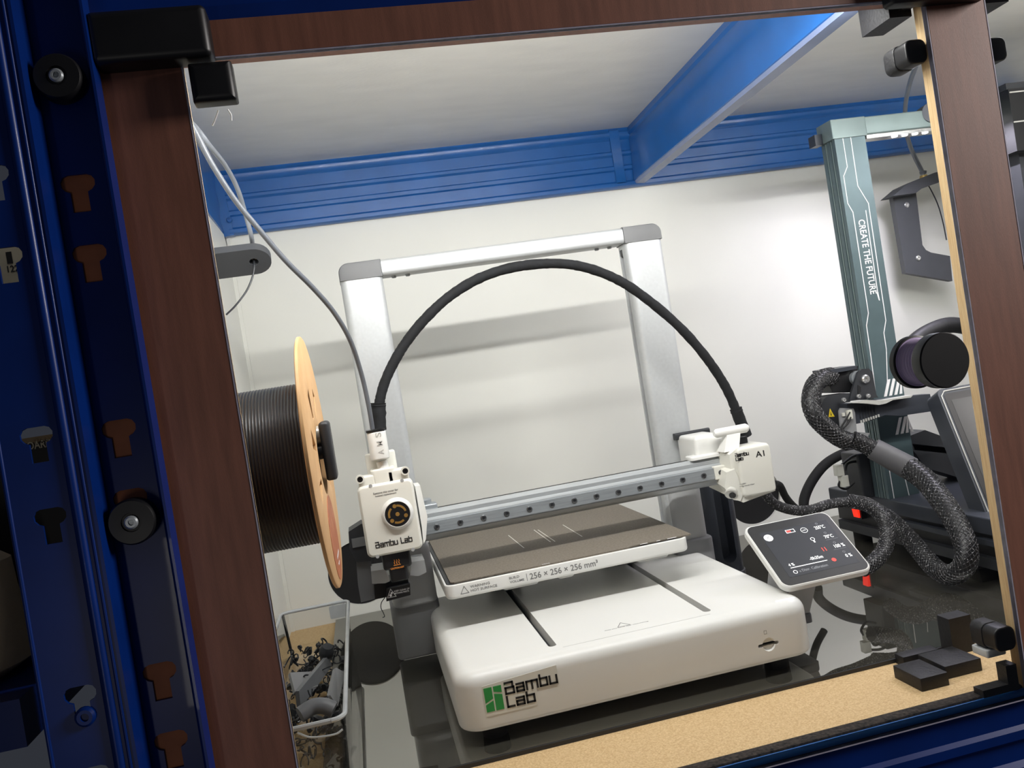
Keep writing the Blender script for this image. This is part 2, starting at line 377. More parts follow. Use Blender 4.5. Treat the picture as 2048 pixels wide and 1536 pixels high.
MB().tube([(XB-10.5, YB+1, -320), (XB-10.5, YB+1, 640)], 3.2, n=1, seg=14).build('rib', 'blue_paint_dim', pb)
MB().box((XB-11, YB+.6, -320), (XB-.2, YB+2.6, 640)).build('edge_strip', 'blue_paint_dim', pb)
MB().tube([(XB-4.5, YB+.8, -320), (XB-4.5, YB+.8, 640)], 1.2, n=1).build('bead', 'blue_paint_dim', pb)
MB().box((XB-2, YB, -320), (XB, -266.5, 640)).build('return_lip', 'blue_paint_dim', pb)
MB().box((bx-22.5, YB, -320), (bx-21, -262, 640)).build('return_lip', 'blue_paint_dim', pb)
MB().tube([(bx-21.3, YB+.5, -320), (bx-21.3, YB+.5, 640)], 1.5, n=1).build('bead', 'blue_paint_dim', pb)
screw(pb, at(172, 1432, y=YB), -Y, 6, 'blue_paint_dim', 3, 'rivet')
for (px, py, lab) in ((112, 150, 'black round knob with a hex screw near the top of the blue post'), (262, 1045, 'black round knob with a hex screw low on the blue post')):
    c = at(px, py, y=-281); t = thing('post_knob', lab, 'knob', c, 'round knobs on the left post')
    MB().lathe((c.x, -265.5, c.z), -Y, [(0, 9), (3, 9), (3.5, 14.3), (13, 14.3), (15, 13.2), (15.2, 6), (13.8, 5.8), (13.8, .1)], 40).build('cap', 'black_plastic', t)
    MB().lathe((c.x, -279, c.z), -Y, [(0, 4.2), (2, 4.2), (2.8, 3.2), (2.8, 1.9), (1, 1.8), (1, .1)], 20).build('screw', 'steel', t)

# ------------------------------------------------------------------ brown face frame and the acrylic doors
XL, XR = -139.5, 414.3; ZT = 433.8
def board(name, lo, hi, cream):
    o = MB().rbox(lo, hi, 0).build(name, 'film_plywood', ff, smooth=False)
    o.data.materials.append(MATS['plywood_edge'])
    for p in o.data.polygons:
        if cream and abs(p.normal.y) < .5: p.material_index = 1
    return o
board('stile', (-228, YD, -330), (XL, YD+15, 461), 1)
board('rail', (XL, YD, ZT+.3), (XR, YD+15, 458), 0)
board('stile', (XR+.3, YD, -119), (465.6, YD+15, 461), 1)
board('rail', (465.6, YD, ZT+.3), (1090, YD+15, 458), 0)
def door(lab, x0, x1, z0=-119.5):
    d = thing('acrylic_door', lab, 'door', ((x0+x1)/2, YD, z0))
    e = .9
    MB().box((x0+e, YD, z0+e), (x1-e, YD+4, ZT-e)).build('pane', 'acrylic', d, smooth=False)
    MB().box((x0, YD-.2, z0), (x0+e, YD+4.2, ZT)).build('edge', 'acrylic_edge', d)
    MB().box((x1-e, YD-.2, z0), (x1, YD+4.2, ZT)).build('edge', 'acrylic_edge', d)
    MB().box((x0+e, YD-.2, z0), (x1-e, YD+4.2, z0+e)).build('edge', 'acrylic_edge', d)
    MB().box((x0+e, YD-.2, ZT-e), (x1-e, YD+4.2, ZT)).build('edge', 'acrylic_edge', d)
    return d
d1 = door('large clear acrylic door pane in front of the white desktop printer', XL+.3, XR-.3)
# hinge: block on the stile and leaf on the pane
h = at(180, 60, y=YD-20)
hb = [at(185, 133, y=YD-16), at(425, 108, y=YD-16)]
MB().rbox((hb[0].x, YD-18, hb[0].z+1), (hb[1].x, YD-.2, 458+4), 4, 0, 5, axis='y').build('hinge_block', 'black_plastic', d1)
ha, hc = at(372, 122, y=YD-12), at(474, 197, y=YD-12)
MB().rbox((ha.x, YD-13, hc.z), (hc.x, YD-.3, ha.z-1), 1.5, 0, 4.5, axis='y').build('hinge_leaf', 'black_plastic', d1)
MB().tube([(ha.x+13, YD+5, hc.z-.5), (ha.x+10, YD+6, hc.z-6), (ha.x+7.5, YD+6, hc.z-10)], .5).build('glue_string', 'ink_white', d1)
MB().tube([(ha.x+19, YD+5, hc.z-.5), (ha.x+20.5, YD+6, hc.z-4), (ha.x+20.2, YD+6, hc.z-8)], .5).build('glue_string', 'ink_white', d1)
# round pull knob
k = at(1895, 720, y=-296)
MB().lathe((k.x, YD, k.z), -Y, [(0, 18.5), (3, 19.5), (5, 19.5), (5.5, 17.2)]+[(6+i*3.2+j*1.6, 16.8+(.7 if j == 0 else 0)) for i in range(6) for j in (0, 1)]+[(25.5, 16.8), (25.5, 5)], 48).build('knob_shaft', 'lavender', d1)
MB().lathe((k.x, YD, k.z), -Y, [(-.2, 5), (-.2, 20.3), (4.6, 20.3), (5.2, 19.5), (5.2, 5)], 48).build('knob_base', 'black_plastic', d1)
MB().lathe((k.x, YD, k.z), -Y, [(25.3, 5), (25.3, 19.9), (26, 20.4), (35, 20.4), (36, 19.6), (36, .1)], 48).build('knob_face', 'black_plastic', d1)
# corner piece at the lower right, clipped over the pane
c1 = at(2036, 1390, y=YD+8)
MB().prism([(c1.x-33, -118), (c1.x-33, -106.5), (c1.x-10, -106.5), (c1.x-10, -92), (c1.x-.5, -92), (c1.x-.5, -118)], YD+4.4, YD+15, 'y').build('corner_clip', 'black_print', d1)
d2 = door('clear acrylic door pane at the right edge, mostly out of view', 466, 1040)
hb = at(1786, 6, y=YD-12)
MB().rbox((hb.x, YD-14, hb.z), (463, YD-.2, 466), 3, 0, 4, axis='y').build('hinge_block', 'black_plastic', d2)
# corner blocks and magnetic catches behind the frame
def cblock(x0, x1, z0, z1, lab, flip):
    t = thing('corner_block', lab, 'bracket', ((x0+x1)/2, YD+25, z0), 'black corner blocks behind the frame')
    MB().box((x0, YD+15.3, z0), (x1, YD+52, z1)).build('body', 'black_print', t)
    xa, xb = (x0+9, x1-1) if not flip else (x0+1, x1-9)
    MB().box((xa, YD+6, z0+5), (xb, YD+15.2, z1)).build('face', 'black_plastic', t)
    return t
a, b = at(1727, 73, y=YD+50), at(1835, 20, y=YD+16)
cblock(a.x, 413, a.z, ZT+20, 'black corner block behind the top right corner of the large pane', False)
cblock(467, 503, a.z+5, ZT+20, 'black corner block in the top left corner of the right door', True)
def catch(c, lab, s=1):
    t = thing('door_catch', lab, 'latch', (c.x, YD+20, c.z), 'magnetic door catches')
    MB().rbox((c.x-9.5*s if s > 0 else c.x-9, YD+5, c.z-9.5), (c.x+9 if s > 0 else c.x+9.5, YD+30, c.z+9.5), 5.5, 1, 1.5, axis='y').build('body', 'black_plastic', t)
    MB().rbox((c.x-10.4 if s > 0 else c.x-8, YD+19, c.z-10.3), (c.x+8 if s > 0 else c.x+10.4, YD+32, c.z+10.3), 6, 1, 1, axis='y').build('housing', 'black_print', t)
    return t
ca = at(1822, 104, y=YD+6); ca.x = 404.5; catch(ca, 'black rounded magnetic catch near the top of the right stile')
cb = at(1990, 1283, y=YD+6); cb.x = 404.5; t = catch(cb, 'black rounded magnetic catch beside the small black blocks')
MB().rbox((cb.x-10, YD+16, cb.z-17), (cb.x+8, YD+34, cb.z-10.5), 2, 1, 1).build('clear_foot', 'bin_rim', t)
cc = at(2010, 97, y=YD+6); cc.x = 475.8; catch(cc, 'black rounded magnetic catch on the right door side of the stile', -1)
# led strip fitting behind the rail (carries the strip light)
ls = thing('led_strip', 'slim light strip fixed behind the brown top rail', 'light', (130, -232, 448))
MB().box((-125, -241, 448), (385, -224, 453)).build('channel', 'pale_metal', ls)

# ------------------------------------------------------------------ mirror sheet
ms = thing('mirror_sheet', 'dark tinted mirror sheet lying on the chipboard under the printers', 'mirror', (400, 120, ZF))
MB().box((-140, -148.5, ZF+.1), (1085, 393.5, ZM)).build('sheet', 'tinted_mirror', ms, smooth=False)
MB().box((-140, -150, ZF+.1), (1085, -148.6, ZM-.3)).build('front_edge', 'charcoal', ms)

# ------------------------------------------------------------------ the white desktop printer
pr = thing('desktop_printer', 'white open-frame 3D printer with silver gantry and brown-grey build plate', '3d printer', (145, 30, ZM))
# base
base = MB().rbox((-20.5, -129, -99), (311.5, 158, -48.8), 21, 12, 4, seg=7).build('base', 'white_plastic', pr)
grooves = [MB().rbox((x, -104, -62), (x+7.6, 150, -40), 3.7, seg=5) for x in (69, 217.8)]
card = at(1537, 1289, y=-129)
cut(base, *grooves, MB().rbox((card.x-10, -132, card.z-1.4), (card.x+10, -118, card.z+1.6), 1.2, seg=3, axis='y'), MB().lathe((card.x+.5, -133, card.z), Y, [(0, 7.4), (6.2, 5.6), (6.2, .1)], 24))
for x in (69, 217.8): MB().rbox((x+.6, -103, -61.6), (x+7, 150, -59), 3, seg=4).build('guide_slot', 'charcoal', pr)
MB().box((card.x-9, -124, card.z-1.1), (card.x+9, -119, card.z+1.3)).build('memory_card', 'black_void', pr)
MB().rbox((-8, -122.5, -49.2), (299, -121.7, -48.4), 0).build('panel_seam', 'pale_print', pr) if 0 else None
MB().ribbon([(0, 0), (140, 0)], .5, (80, -112, -48.8), X, Y, .1).build('panel_seam', 'pale_print', pr)
lc = at(1570, 1199, z=-48.8); MB().rbox((lc.x-9, lc.y-1.0, -49), (lc.x+9, lc.y+1.0, -48.6)).build('status_light', 'led_status', pr)
MB().ribbon([(0, 0), (2.4, 0), (2.4, 3), (0, 3), (0, 0)], .45, (card.x-2.5, -129, card.z+10), X, Z, .1).build('card_mark', 'pale_print', pr)
for x in (10, 280):
    for y in (-105, 128): MB().cyl((x, y, ZM), (x, y, -98.5), 11, 12).build('rubber_foot', 'rubber', pr)
# sticker on the front of the base
o0 = at(980, 1432, y=-129.1)
st = MB().rbox((o0.x-2.5, -129.5, o0.z-2), (o0.x+70, -129.1, o0.z+32), 0) if 0 else None
s0 = at(977, 1428, y=-129)
MB().prism([(s0.x-2, s0.z-2), (s0.x+42, s0.z-2), (s0.x+44, s0.z+4), (s0.x+44, s0.z+12), (s0.x+64, s0.z+13), (s0.x+64, s0.z+28), (s0.x-2, s0.z+24)], -129.35, -129.02).build('sticker', 'warm_plastic', base)
a = at(974, 1425, y=-129); gx, gz = a.x, a.z
gw, gh = 15.2, 20.5
def gp(poly, n='logo_panel'): MB().prism([(gx+u*gw, gz+w*gh) for u, w in poly], -129.6, -129.3).build(n, 'logo_green', base)
gp([(0, 0), (.46, 0), (.46, .44), (0, .30)]); gp([(0, .37), (.46, .52), (.46, 1), (0, 1)])
gp([(.54, 0), (1, 0), (1, .62), (.54, .70)]); gp([(.54, .78), (1, .70), (1, 1), (.54, 1)])
tm = MB(); wordmark('Bambu', tm, (gx+18.6, -129.35, gz+11.8), X, Z, 45, 9.2, 1.75); wordmark('Lab', tm, (gx+18.6, -129.35, gz+.6), X, Z, 23.5, 8.6, 1.75)
tm.build('sticker_lettering', 'ink_black', base)
gp([(1.15, .94), (1.27, .98), (1.2, 1.06)], 'logo_leaf')
# warning mark on top of the base
w = at(1248, 1252, z=-48.8)
MB().ribbon([(-6, 0), (6, 0), (0, 11), (-6, 0)], .7, w, X, Y, .1).build('warning_mark', 'grey_print', base)
text('Keep your hands clear while moving', 'warning_text', 'grey_print', base, w+Vector((-19, -2.5, 0)), X, Y, 42, 1.6, .1)
# heated bed
hbm = MB().rbox((-6.5, -4.5, -16), (251.5, 253, -1.6), 9, 1, 3, seg=5).build('bed_frame', 'white_plastic', pr)
cut(hbm, MB().rbox((-4.5, -2, -5), (249.5, 251, 3), 7, seg=5))
MB().rbox((-3.5, -1, -4.8), (249, 250, -1.8), 6).build('heat_bed', 'charcoal', pr)
MB().prism([(3.5, .4), (62, .4), (68, -2.2), (186, -2.2), (192, .4), (254, .4), (257, 1.5), (257, 256), (253, 259), (3, 259), (0, 256), (0, 5)], -1.5, 0, 'z').build('build_plate', 'pei_plate', pr, smooth=False)
for p, q in (((1017, 1071), (1048, 1096)), ((1068, 1060), (1101, 1084)), ((1076, 1060), (1110, 1083)), ((1126, 1050), (1164, 1073))):
    A, B = at(*p, z=0), at(*q, z=0); MB().ribbon([(A.x, A.y), (B.x, B.y)], .8, (0, 0, 0), X, Y, .25).build('purge_line', 'warm_plastic', pr)
MB().rbox((200, -.4, -.4), (208, .3, .12)).build('white_tick', 'ink_white', pr)
MB().rbox((218, -.4, -.4), (222, .3, .12)).build('white_tick', 'ink_white', pr)
MB().rbox((230, -.4, -.4), (240, .3, .12)).build('white_tick', 'ink_white', pr)
text('LIRTS', 'plate_text', 'ink_white', pr, (94, -2.0, .02), X, Y, 8, 2.2, .1)
yb = -4.6
text('WARNING', 'bed_text', 'grey_print', hbm, (18, yb, -7.6), X, Z, 20, 2.6, .1); text('HOT SURFACE', 'bed_text', 'grey_print', hbm, (18, yb, -11.6), X, Z, 27, 2.6, .1)
MB().ribbon([(0, 0), (8, 0), (4, 7), (0, 0)], .6, (8, yb, -11.6), X, Z, .1).build('bed_warning_mark', 'grey_print', hbm)
text('BUILD', 'bed_text', 'grey_print', hbm, (58, yb, -7.2), X, Z, 10.5, 2.4, .1); text('VOLUME', 'bed_text', 'grey_print', hbm, (58, yb, -11.2), X, Z, 15, 2.4, .1)
text('256 × 256 × 256 mm³', 'bed_text', 'grey_print', hbm, (79, yb, -11.6), X, Z, 72, 6.4, .1)
MB().ribbon([(0, 0), (0, 7)], .5, (76, yb, -12), X, Z, .1).build('bed_rule', 'grey_print', hbm)
for x0, x1 in ((52, 90), (110, 128), (196, 232)):
    MB().rbox((x0, 6, -20.5), (x1, 40, -15.5), 4, 0, 3).build('bed_bracket', 'pale_print', pr)
MB().rbox((45, 40, -48.7), (240, 190, -22), 4).build('bed_carriage', 'dark_grey', pr) if 0 else None
MB().rbox((58, 120, -48.6), (88, 200, -22), 3).build('bed_carriage', 'mid_grey', pr); MB().rbox((207, 120, -48.6), (237, 200, -22), 3).build('bed_carriage', 'mid_grey', pr)
MB().rbox((20, 50, -22), (230, 215, -15.8), 3).build('bed_carriage', 'mid_grey', pr)
# gantry
def upright(x0, x1):
    return MB().rbox((x0, 117, -70), (x1, 150, 327), 8, seg=6).build('upright', 'anod_alu', pr)
u1 = upright(-58.8, -11.4); u2 = upright(276.4, 323.6)
for u, x in ((u1, -11.4), (u2, 276.4)):
    s = 1 if x < 0 else -1
    cut(u, MB().box((x-5, 131, -80), (x+5, 140, 322)))
    MB().box((min(x-s*4.2, x-s*5.2)-.01, 132, -60), (max(x-s*4.2, x-s*5.2), 139.5, 326)).build('guide_wheel_track', 'charcoal', pr)
MB().rbox((276.5, 131, 314), (281, 140, 326), 0).build('limit_switch', 'black_plastic', pr)
for x0, x1 in ((-59.2, -11.0), (276.0, 324.0)):
    sgn = x0 < 0
    poly = [(x0, 327)]+([] if 0 else [])
    n = 7; R = 11
    if sgn: pts = [(x0, 327), (x1, 327), (x1, 346.5)]+[(x0+R-R*math.sin(math.radians(90*k/n)), 346.5-R+R*math.cos(math.radians(90*k/n))) for k in range(n+1)]
    else: pts = [(x0, 327), (x1, 327)]+[(x1-R+R*math.cos(math.radians(90*k/n)), 346.5-R+R*math.sin(math.radians(90*k/n))) for k in range(n+1)]+[(x0, 346.5)]
    rings = []
    for ins, y in ((3, 116), (.8, 116.8), (0, 119), (0, 148), (.8, 150.2), (3, 151)):
        cx = (x0+x1)/2; cz = 337
        rings.append([(cx+(px-cx)*(1-ins/24) if 1 else px, y, cz+(pz-cz)*(1-ins/10*(.9 if pz > cz else 0))) for px, pz in pts])
    MB().loops(rings).build('top_cap', 'cap_grey', pr)
MB().rbox((-11.2, 118, 327.6), (276.2, 150, 346), 4.5, seg=5, axis='x').build('crossbar', 'anod_alu', pr)
for x in (2, 18, 246, 262): screw(pr, (x, 134, 327.6), -Z, 2.8, 'steel', 2.5)
# moving beam with linear rail
MB().prism([(48, 42.5), (48, 57.5), (52, 60), (52, 64), (56, 67.5), (60, 67.5), (60, 65.5), (74, 65.5), (76, 64), (76, 37), (58, 35), (52, 38.5)], -48, 334, 'x').build('gantry_beam', 'brushed_alu', pr)
MB().box((-19, 43, 44.6), (311, 48.2, 56.4)).build('linear_rail', 'steel', pr)
MB().rbox((311.3, 42, 43.2), (326, 48.5, 58), 1, 0, 1, axis='y').build('rail_end', 'warm_plastic', pr)
LR = [o for o in pr.children if o.name.startswith('linear_rail')][0]
for i in range(13): screw(LR, (-1.7+25*i, 43, 50.5), -Y, 3.1, 'dark_steel', 1.2)
screw(pr, (318.5, 42, 50.5), -Y, 3, 'dark_steel', 1.2)
MB().box((-46, 62, 65.6), (330, 68, 67.2)).build('drive_belt', 'rubber', pr)
MB().lathe((-10, 70, 72), Z, [(0, 2), (0, 8), (1, 9), (5, 9), (6, 8), (6, 2)], 24).build('belt_pulley', 'steel', pr)
MB().rbox((-20, 60, 66), (4, 76, 73), 2, 2).build('belt_clamp', 'steel', pr)
# right Z carriage and end motor housing
mbx = MB()
mbx.loops([[(324, 30, 21), (332, 26, 16), (371.5, 26, 22), (372.5, 30, 24), (372.5, 80, 24), (318, 80, 30)], [(326, 30, 70), (333, 26, 75), (371.5, 26, 75.5), (372.5, 30, 75), (372.5, 80, 75), (322, 80, 75)]])
mbx.build('motor_housing', 'warm_plastic', pr)
MB().rbox((331.5, 22, 21.5), (371.8, 30, 76), 5, 0, 3, axis='y').build('motor_cover', 'warm_plastic', pr)
q = [at(x, y, y=25) for x, y in ((1453, 945), (1470, 938), (1487, 988), (1481, 1002), (1468, 1000), (1449, 976))]
MB().loops([[(p.x, 25, p.z) for p in q], [(p.x+2, 48, p.z+3) for p in q]]).build('camera_mount', 'warm_plastic', pr)
cl = at(1462, 988, y=25); cn = Vector((-.45, -.75, -.48)).normalized()
MB().lathe(cl+cn*-1, cn, [(-3, 7), (1, 7), (2, 6), (1.5, 4)], 24).build('camera_ring', 'pale_metal', pr)
MB().lathe(cl+cn*1+Vector((1.6, 0, -1.2)), cn, [(0, 3.7), (.9, 3.5), (.9, .1)], 20).build('camera_lens', 'black_plastic', pr)
tw = MB(); wordmark('Bambu', tw, at(1471, 914, y=22)+Vector((0, -.05, 0)), X, Z, 15.5, 3.6, .75); wordmark('Lab', tw, at(1472, 922, y=22)+Vector((0, -.05, 0)), X, Z, 8.4, 3.2, .75); tw.build('housing_lettering', 'ink_black', pr)
text('A1', 'housing_lettering', 'ink_black', pr, at(1512, 915, y=21.9), X, Z, 10.5, 6.4, .1)
text('Caution', 'housing_text', 'grey_print', pr, at(1479.5, 970, y=21.9), X, Z, 7.5, 1.5, .1); text('Keep Hands Clear', 'housing_text', 'grey_print', pr, at(1480, 975, y=21.9), X, Z, 17.5, 1.6, .1)
MB().rbox((300, 58, 60), (334, 112, 92), 4, 4, 0).build('carriage_housing', 'white_plastic', pr)
MB().rbox((290, 50, 67.6), (330, 70, 72), 3, 2, 0).build('carriage_plate', 'white_plastic', pr)
p0, p1 = at(1428, 868, y=45), at(1496, 855, y=45)
MB().tube([p0, p0.lerp(p1, .3), p0.lerp(p1, .7), p1], lambda t: 5.2 if 0 < t < 1 else 3.2, n=4, seg=14).build('lift_handle', 'white_plastic', pr)
hn = at(1462, 868, y=45); hm = at(1465, 892, y=45)
MB().loops([[(hn.x-7, 40, hn.z), (hn.x+9, 40, hn.z), (hn.x+9, 50, hn.z), (hn.x-7, 50, hn.z)], [(hm.x-16, 34, hm.z-4), (hm.x+2, 34, hm.z-4), (hm.x+2, 52, hm.z-4), (hm.x-16, 52, hm.z-4)]]).build('handle_post', 'white_plastic', pr)
MB().rbox((352, 60, 74), (366, 76, 84), 4, 2).build('cable_boot', 'black_plastic', pr)
MB().rbox((296, 104, 87), (340, 112, 95), 2, axis='x').build('cable_clip', 'charcoal', pr)
# the arched cable
arch = [(757, 852), (757, 820), (766, 775), (785, 730), (812, 685), (850, 638), (900, 592), (960, 556), (1030, 534), (1110, 527), (1175, 536), (1240, 562), (1300, 603), (1360, 655), (1410, 712), (1450, 772), (1476, 830), (1492, 872)]
AP = [at(x, y, y=28+40*i/(len(arch)-1)) for i, (x, y) in enumerate(arch)]
MB().tube(AP, 5.4, n=14, seg=12, wob=.05).build('arched_cable', 'tape', pr)
MB().tube([AP[0]+Vector((0, 0, -4)), AP[1], AP[1]+Vector((1, 0, 7))], 7.6, n=5, seg=10, wob=.08).build('tape_wrap', 'tape', pr)
MB().tube([AP[-1], AP[-2], AP[-2]+Vector((-1.5, 0, 8))], 7, n=5, seg=10, wob=.06).build('tape_wrap', 'tape', pr)
# tool head
ty = -10
tl, tr_, bl, brr = at(722, 975, y=ty), at(826, 958, y=ty), at(737, 1114, y=ty), at(846, 1096, y=ty)
x0, x1, z0, z1 = -75.5, -21.3, 42.5, 110.5
MB().rbox((x0+1, -8, z0), (x1-1, 34, z1), 5, seg=5, axis='y').build('head_body', 'warm_plastic', pr)
hc_ = MB().rbox((x0, ty, z0-1), (x1, ty+12, z1+1), 5.5, 0, 2.5, seg=5, axis='y').build('head_cover', 'warm_plastic', pr)
# front of rbox(axis y) rounds at the far end; add the front lip as its own plate
MB().rbox((x0+1.2, ty-1.6, z0+.2), (x1-1.2, ty+.4, z1-.2), 5, 0, 1.6, seg=5, axis='y').build('head_front', 'warm_plastic', hc_)
for (px, py) in ((741, 972), (804, 961), (755, 1113), (826, 1099)):
    c = at(px, py, y=ty-1.6); MB().lathe(c, -Y, [(-.4, 1.8), (.25, 1.8), (.25, .1)], 12).build('cover_notch', 'mid_grey', hc_)
c = at(795, 1028, y=ty-5)
MB().lathe((c.x, ty-1.8, c.z), -Y, [(0, 15.8), (1.8, 14), (4.2, 13.2), (4.6, 12.4), (3.6, 12.1), (3.6, .1)], 48).build('badge_ring', 'white_plastic', hc_)
MB().lathe((c.x, ty-5.2, c.z), -Y, [(0, 12), (.6, 12), (.6, .1)], 48).build('badge', 'black_plastic', hc_)
def bdg(poly): return MB().prism([(c.x+u, c.z+w) for u, w in poly], ty-6.2, ty-5.7).build('badge_mark', 'gold', hc_)
def dot(a, R, r): return bdg([(R*math.cos(math.radians(a))+r*math.cos(2*math.pi*k/16), R*math.sin(math.radians(a))+r*math.sin(2*math.pi*k/16)) for k in range(16)])
dot(0, 0, 2.0)
for a in (102, 222, -18): dot(a, 8.2, 1.9)
for a0, a1 in ((12, 88), (130, 196), (244, 308)):
    n = 10; bdg([(9.2*math.cos(math.radians(a0+(a1-a0)*k/n)), 9.2*math.sin(math.radians(a0+(a1-a0)*k/n))) for k in range(n+1)]+[(7.2*math.cos(math.radians(a1-(a1-a0)*k/n)), 7.2*math.sin(math.radians(a1-(a1-a0)*k/n))) for k in range(n+1)])
tw = MB(); wordmark('Bambu Lab', tw, at(752.5, 1096, y=ty-1.7), X, Z, 35, 5.2, .85); tw.build('head_lettering', 'ink_black', hc_)
text('Remove this cover for', 'head_text', 'grey_print', hc_, at(747, 990, y=ty-1.7), X, Z, 24, 2.2, .1); text('hotend replacement', 'head_text', 'grey_print', hc_, at(751, 995.5, y=ty-1.7), X, Z, 20.5, 2.2, .1)
# extruder top: two ears with screws, neck and inlet
a = at(720, 958, y=ty+4); b = at(810, 941, y=ty+4)
MB().rbox((a.x-2, ty+2, z1-2), (a.x+14, ty+18, a.z+2), 2, 2).build('head_ear', 'warm_plastic', pr); MB().rbox((b.x-18, ty+2, z1-2), (b.x+3, ty+18, b.z+3), 2, 2).build('head_ear', 'warm_plastic', pr)
for q in (a, b):
    MB().lathe((q.x, ty+3, q.z), -Y, [(0, 4.2), (4, 4.2), (4, 2.8), (1, 2.8), (1, .1)], 20).build('ear_boss', 'warm_plastic', pr)
    MB().lathe((q.x, ty+1, q.z), -Y, [(0, 2.7), (2.2, 2.7), (2.2, 1.3), (1, 1.2), (1, .1)], 16).build('screw', 'black_plastic', pr)
a = at(767, 950, y=ty+8)
MB().rbox((a.x-12, ty+2, z1-3), (a.x+12, ty+24, a.z+7), 4, 2).build('extruder_neck', 'warm_plastic', pr)
MB().rbox((a.x-15, ty+20, z1), (a.x+15, ty+30, a.z+22), 3, 2).build('extruder_back', 'warm_plastic', pr)
a = at(763, 922, y=ty+8); b = at(756, 862, y=ty+8)
MB().cyl((a.x+1, ty+10, a.z-8), (a.x, ty+10, a.z), 5.5, 5.5).build('inlet_joint', 'white_plastic', pr)
MB().rbox((a.x-10, ty-1, a.z+2), (a.x+8.5, ty+19, b.z), 6, 1.5, 1.5, seg=5).build('cable_plug', 'white_plastic', pr)
MB().rbox((a.x-10.5, ty-1, b.z), (a.x+8, ty+19, b.z+2), 5).build('plug_gasket', 'black_plastic', pr)
for i, ch in enumerate('AMS'): text(ch, 'plug_lettering', 'pale_print', pr, (a.x-1+4.5, ty-1.15, a.z+7+i*8.5), Z, -X, 4.5, 5.5, .1)
a = at(836, 985, y=20)
MB().loops([[(a.x-3, 0, a.z+9), (a.x+2, 0, a.z+9), (a.x+2, 30, a.z+9), (a.x-3, 30, a.z+9)], [(a.x-3, -4, a.z-30), (a.x+4, -4, a.z-22), (a.x+4, 34, a.z-22), (a.x-3, 34, a.z-30)], [(a.x-4, -4, a.z-48), (a.x-1, -4, a.z-44), (a.x-1, 34, a.z-44), (a.x-4, 34, a.z-48)]]).build('side_fin', 'white_plastic', pr)
# hot end, silicone sock and wiper block below
a = at(795, 1130, y=ty+10)
MB().rbox((a.x-14, ty+4, z0-17), (a.x+14, ty+24, z0), 3, 2, 3).build('hotend_cover', 'black_plastic', pr)
MB().rbox((a.x-9, ty+6, z0-30), (a.x+9, ty+24, z0-16), 3, 0, 2).build('nozzle_shroud', 'black_plastic', pr)
text('CAUTION HOT', 'hot_text', 'orange_ink', pr, at(782, 1140, y=ty+3.8), X, Z, 13, 1.8, .1)
hw = at(788, 1131, y=ty+3.9)
MB().ribbon([(0, 0), (6.5, 0)], .5, hw, X, Z, .1).build('hot_mark', 'orange_ink', pr)
for i in range(3): MB().ribbon([(1+i*2.2, 1.3), (.6+i*2.2, 2.6), (1.4+i*2.2, 3.8), (1+i*2.2, 5.2)], .6, hw, X, Z, .1).build('hot_mark', 'orange_ink', pr)
# left pedestal, wiper arm and moving-parts sign
MB().rbox((-62, 104, -99), (-8, 190, -38), 8, 3, 3).build('pedestal', 'grey_plastic', pr); MB().rbox((278, 108, -99), (326, 190, -33), 8, 3, 3).build('pedestal', 'grey_plastic', pr)
MB().rbox((-58, 96, -40), (-9, 152, 30), 12, 10, 3, seg=5).build('upright_foot', 'mid_grey', pr); MB().rbox((280, 112, -36), (322, 152, 34), 9, 6, 2).build('upright_foot', 'mid_grey', pr)
q = [at(x, y, y=60) for x, y in ((697, 1062), (722, 1046), (742, 1050), (744, 1120), (712, 1122), (699, 1095))]
MB().prism([(p.x, p.z) for p in q], 54, 84, 'y').build('wiper_arm', 'charcoal', pr)
q = [at(x, y, y=64) for x, y in ((712, 1118), (742, 1114), (745, 1160), (752, 1168), (753, 1195), (722, 1203), (716, 1168))]
MB().prism([(p.x, p.z) for p in q], 60, 84, 'y').build('wiper_post', 'dark_grey', pr)
MB().rbox((at(702, 1075, y=54).x, 52, at(702, 1096, y=54).z), (at(738, 1075, y=54).x, 55, at(702, 1078, y=54).z), 1).build('wiper_pad', 'dark_grey', pr)
q = [at(x, y, y=40) for x, y in ((742, 1140), (770, 1136), (776, 1152), (779, 1160), (770, 1164), (744, 1165))]
MB().prism([(p.x, p.z) for p in q], 34, 70, 'y').build('head_duct', 'mid_grey', pr)
q = [at(x, y, y=40) for x, y in ((822, 1122), (848, 1118), (852, 1142), (836, 1150), (820, 1148))]
MB().prism([(p.x, p.z) for p in q], 34, 70, 'y').build('head_duct', 'mid_grey', pr)
q = [at(x, y, y=58) for x, y in ((748, 1168), (815, 1152), (820, 1180), (770, 1194), (750, 1198))]
MB().prism([(p.x, p.z) for p in q], 56, 84, 'y').build('purge_chute', 'black_plastic', pr)
sq = [at(x, y, y=44) for x, y in ((773, 1203), (773, 1178), (820, 1168), (821, 1190))]
MB().prism([(p.x, p.z) for p in sq], 44, 52, 'y').build('moving_parts_sign', 'black_plastic', pr)
sw_ = at(775, 1196, y=43.9)
MB().ribbon([(0, 0), (9, 0), (4.5, 8.4), (0, 0)], .55, sw_, X, Z, .1).build('sign_mark', 'ink_white', pr)
MB().lathe(sw_+Vector((3.6, -.1, 2)), -Y, [(0, 1.4), (.1, 1.4), (.1, .1)], 12).build('sign_mark', 'ink_white', pr); MB().lathe(sw_+Vector((5, -.1, 4.2)), -Y, [(0, 1.1), (.1, 1.1), (.1, .1)], 12).build('sign_mark', 'ink_white', pr)
text('KEEP CLEAR OF', 'sign_text', 'ink_white', pr, at(788.5, 1184.5, y=43.9), X, Z, 16, 1.7, .1); text('MOVING PARTS', 'sign_text', 'ink_white', pr, at(789.5, 1189, y=43.9), X, Z, 15, 1.7, .1)
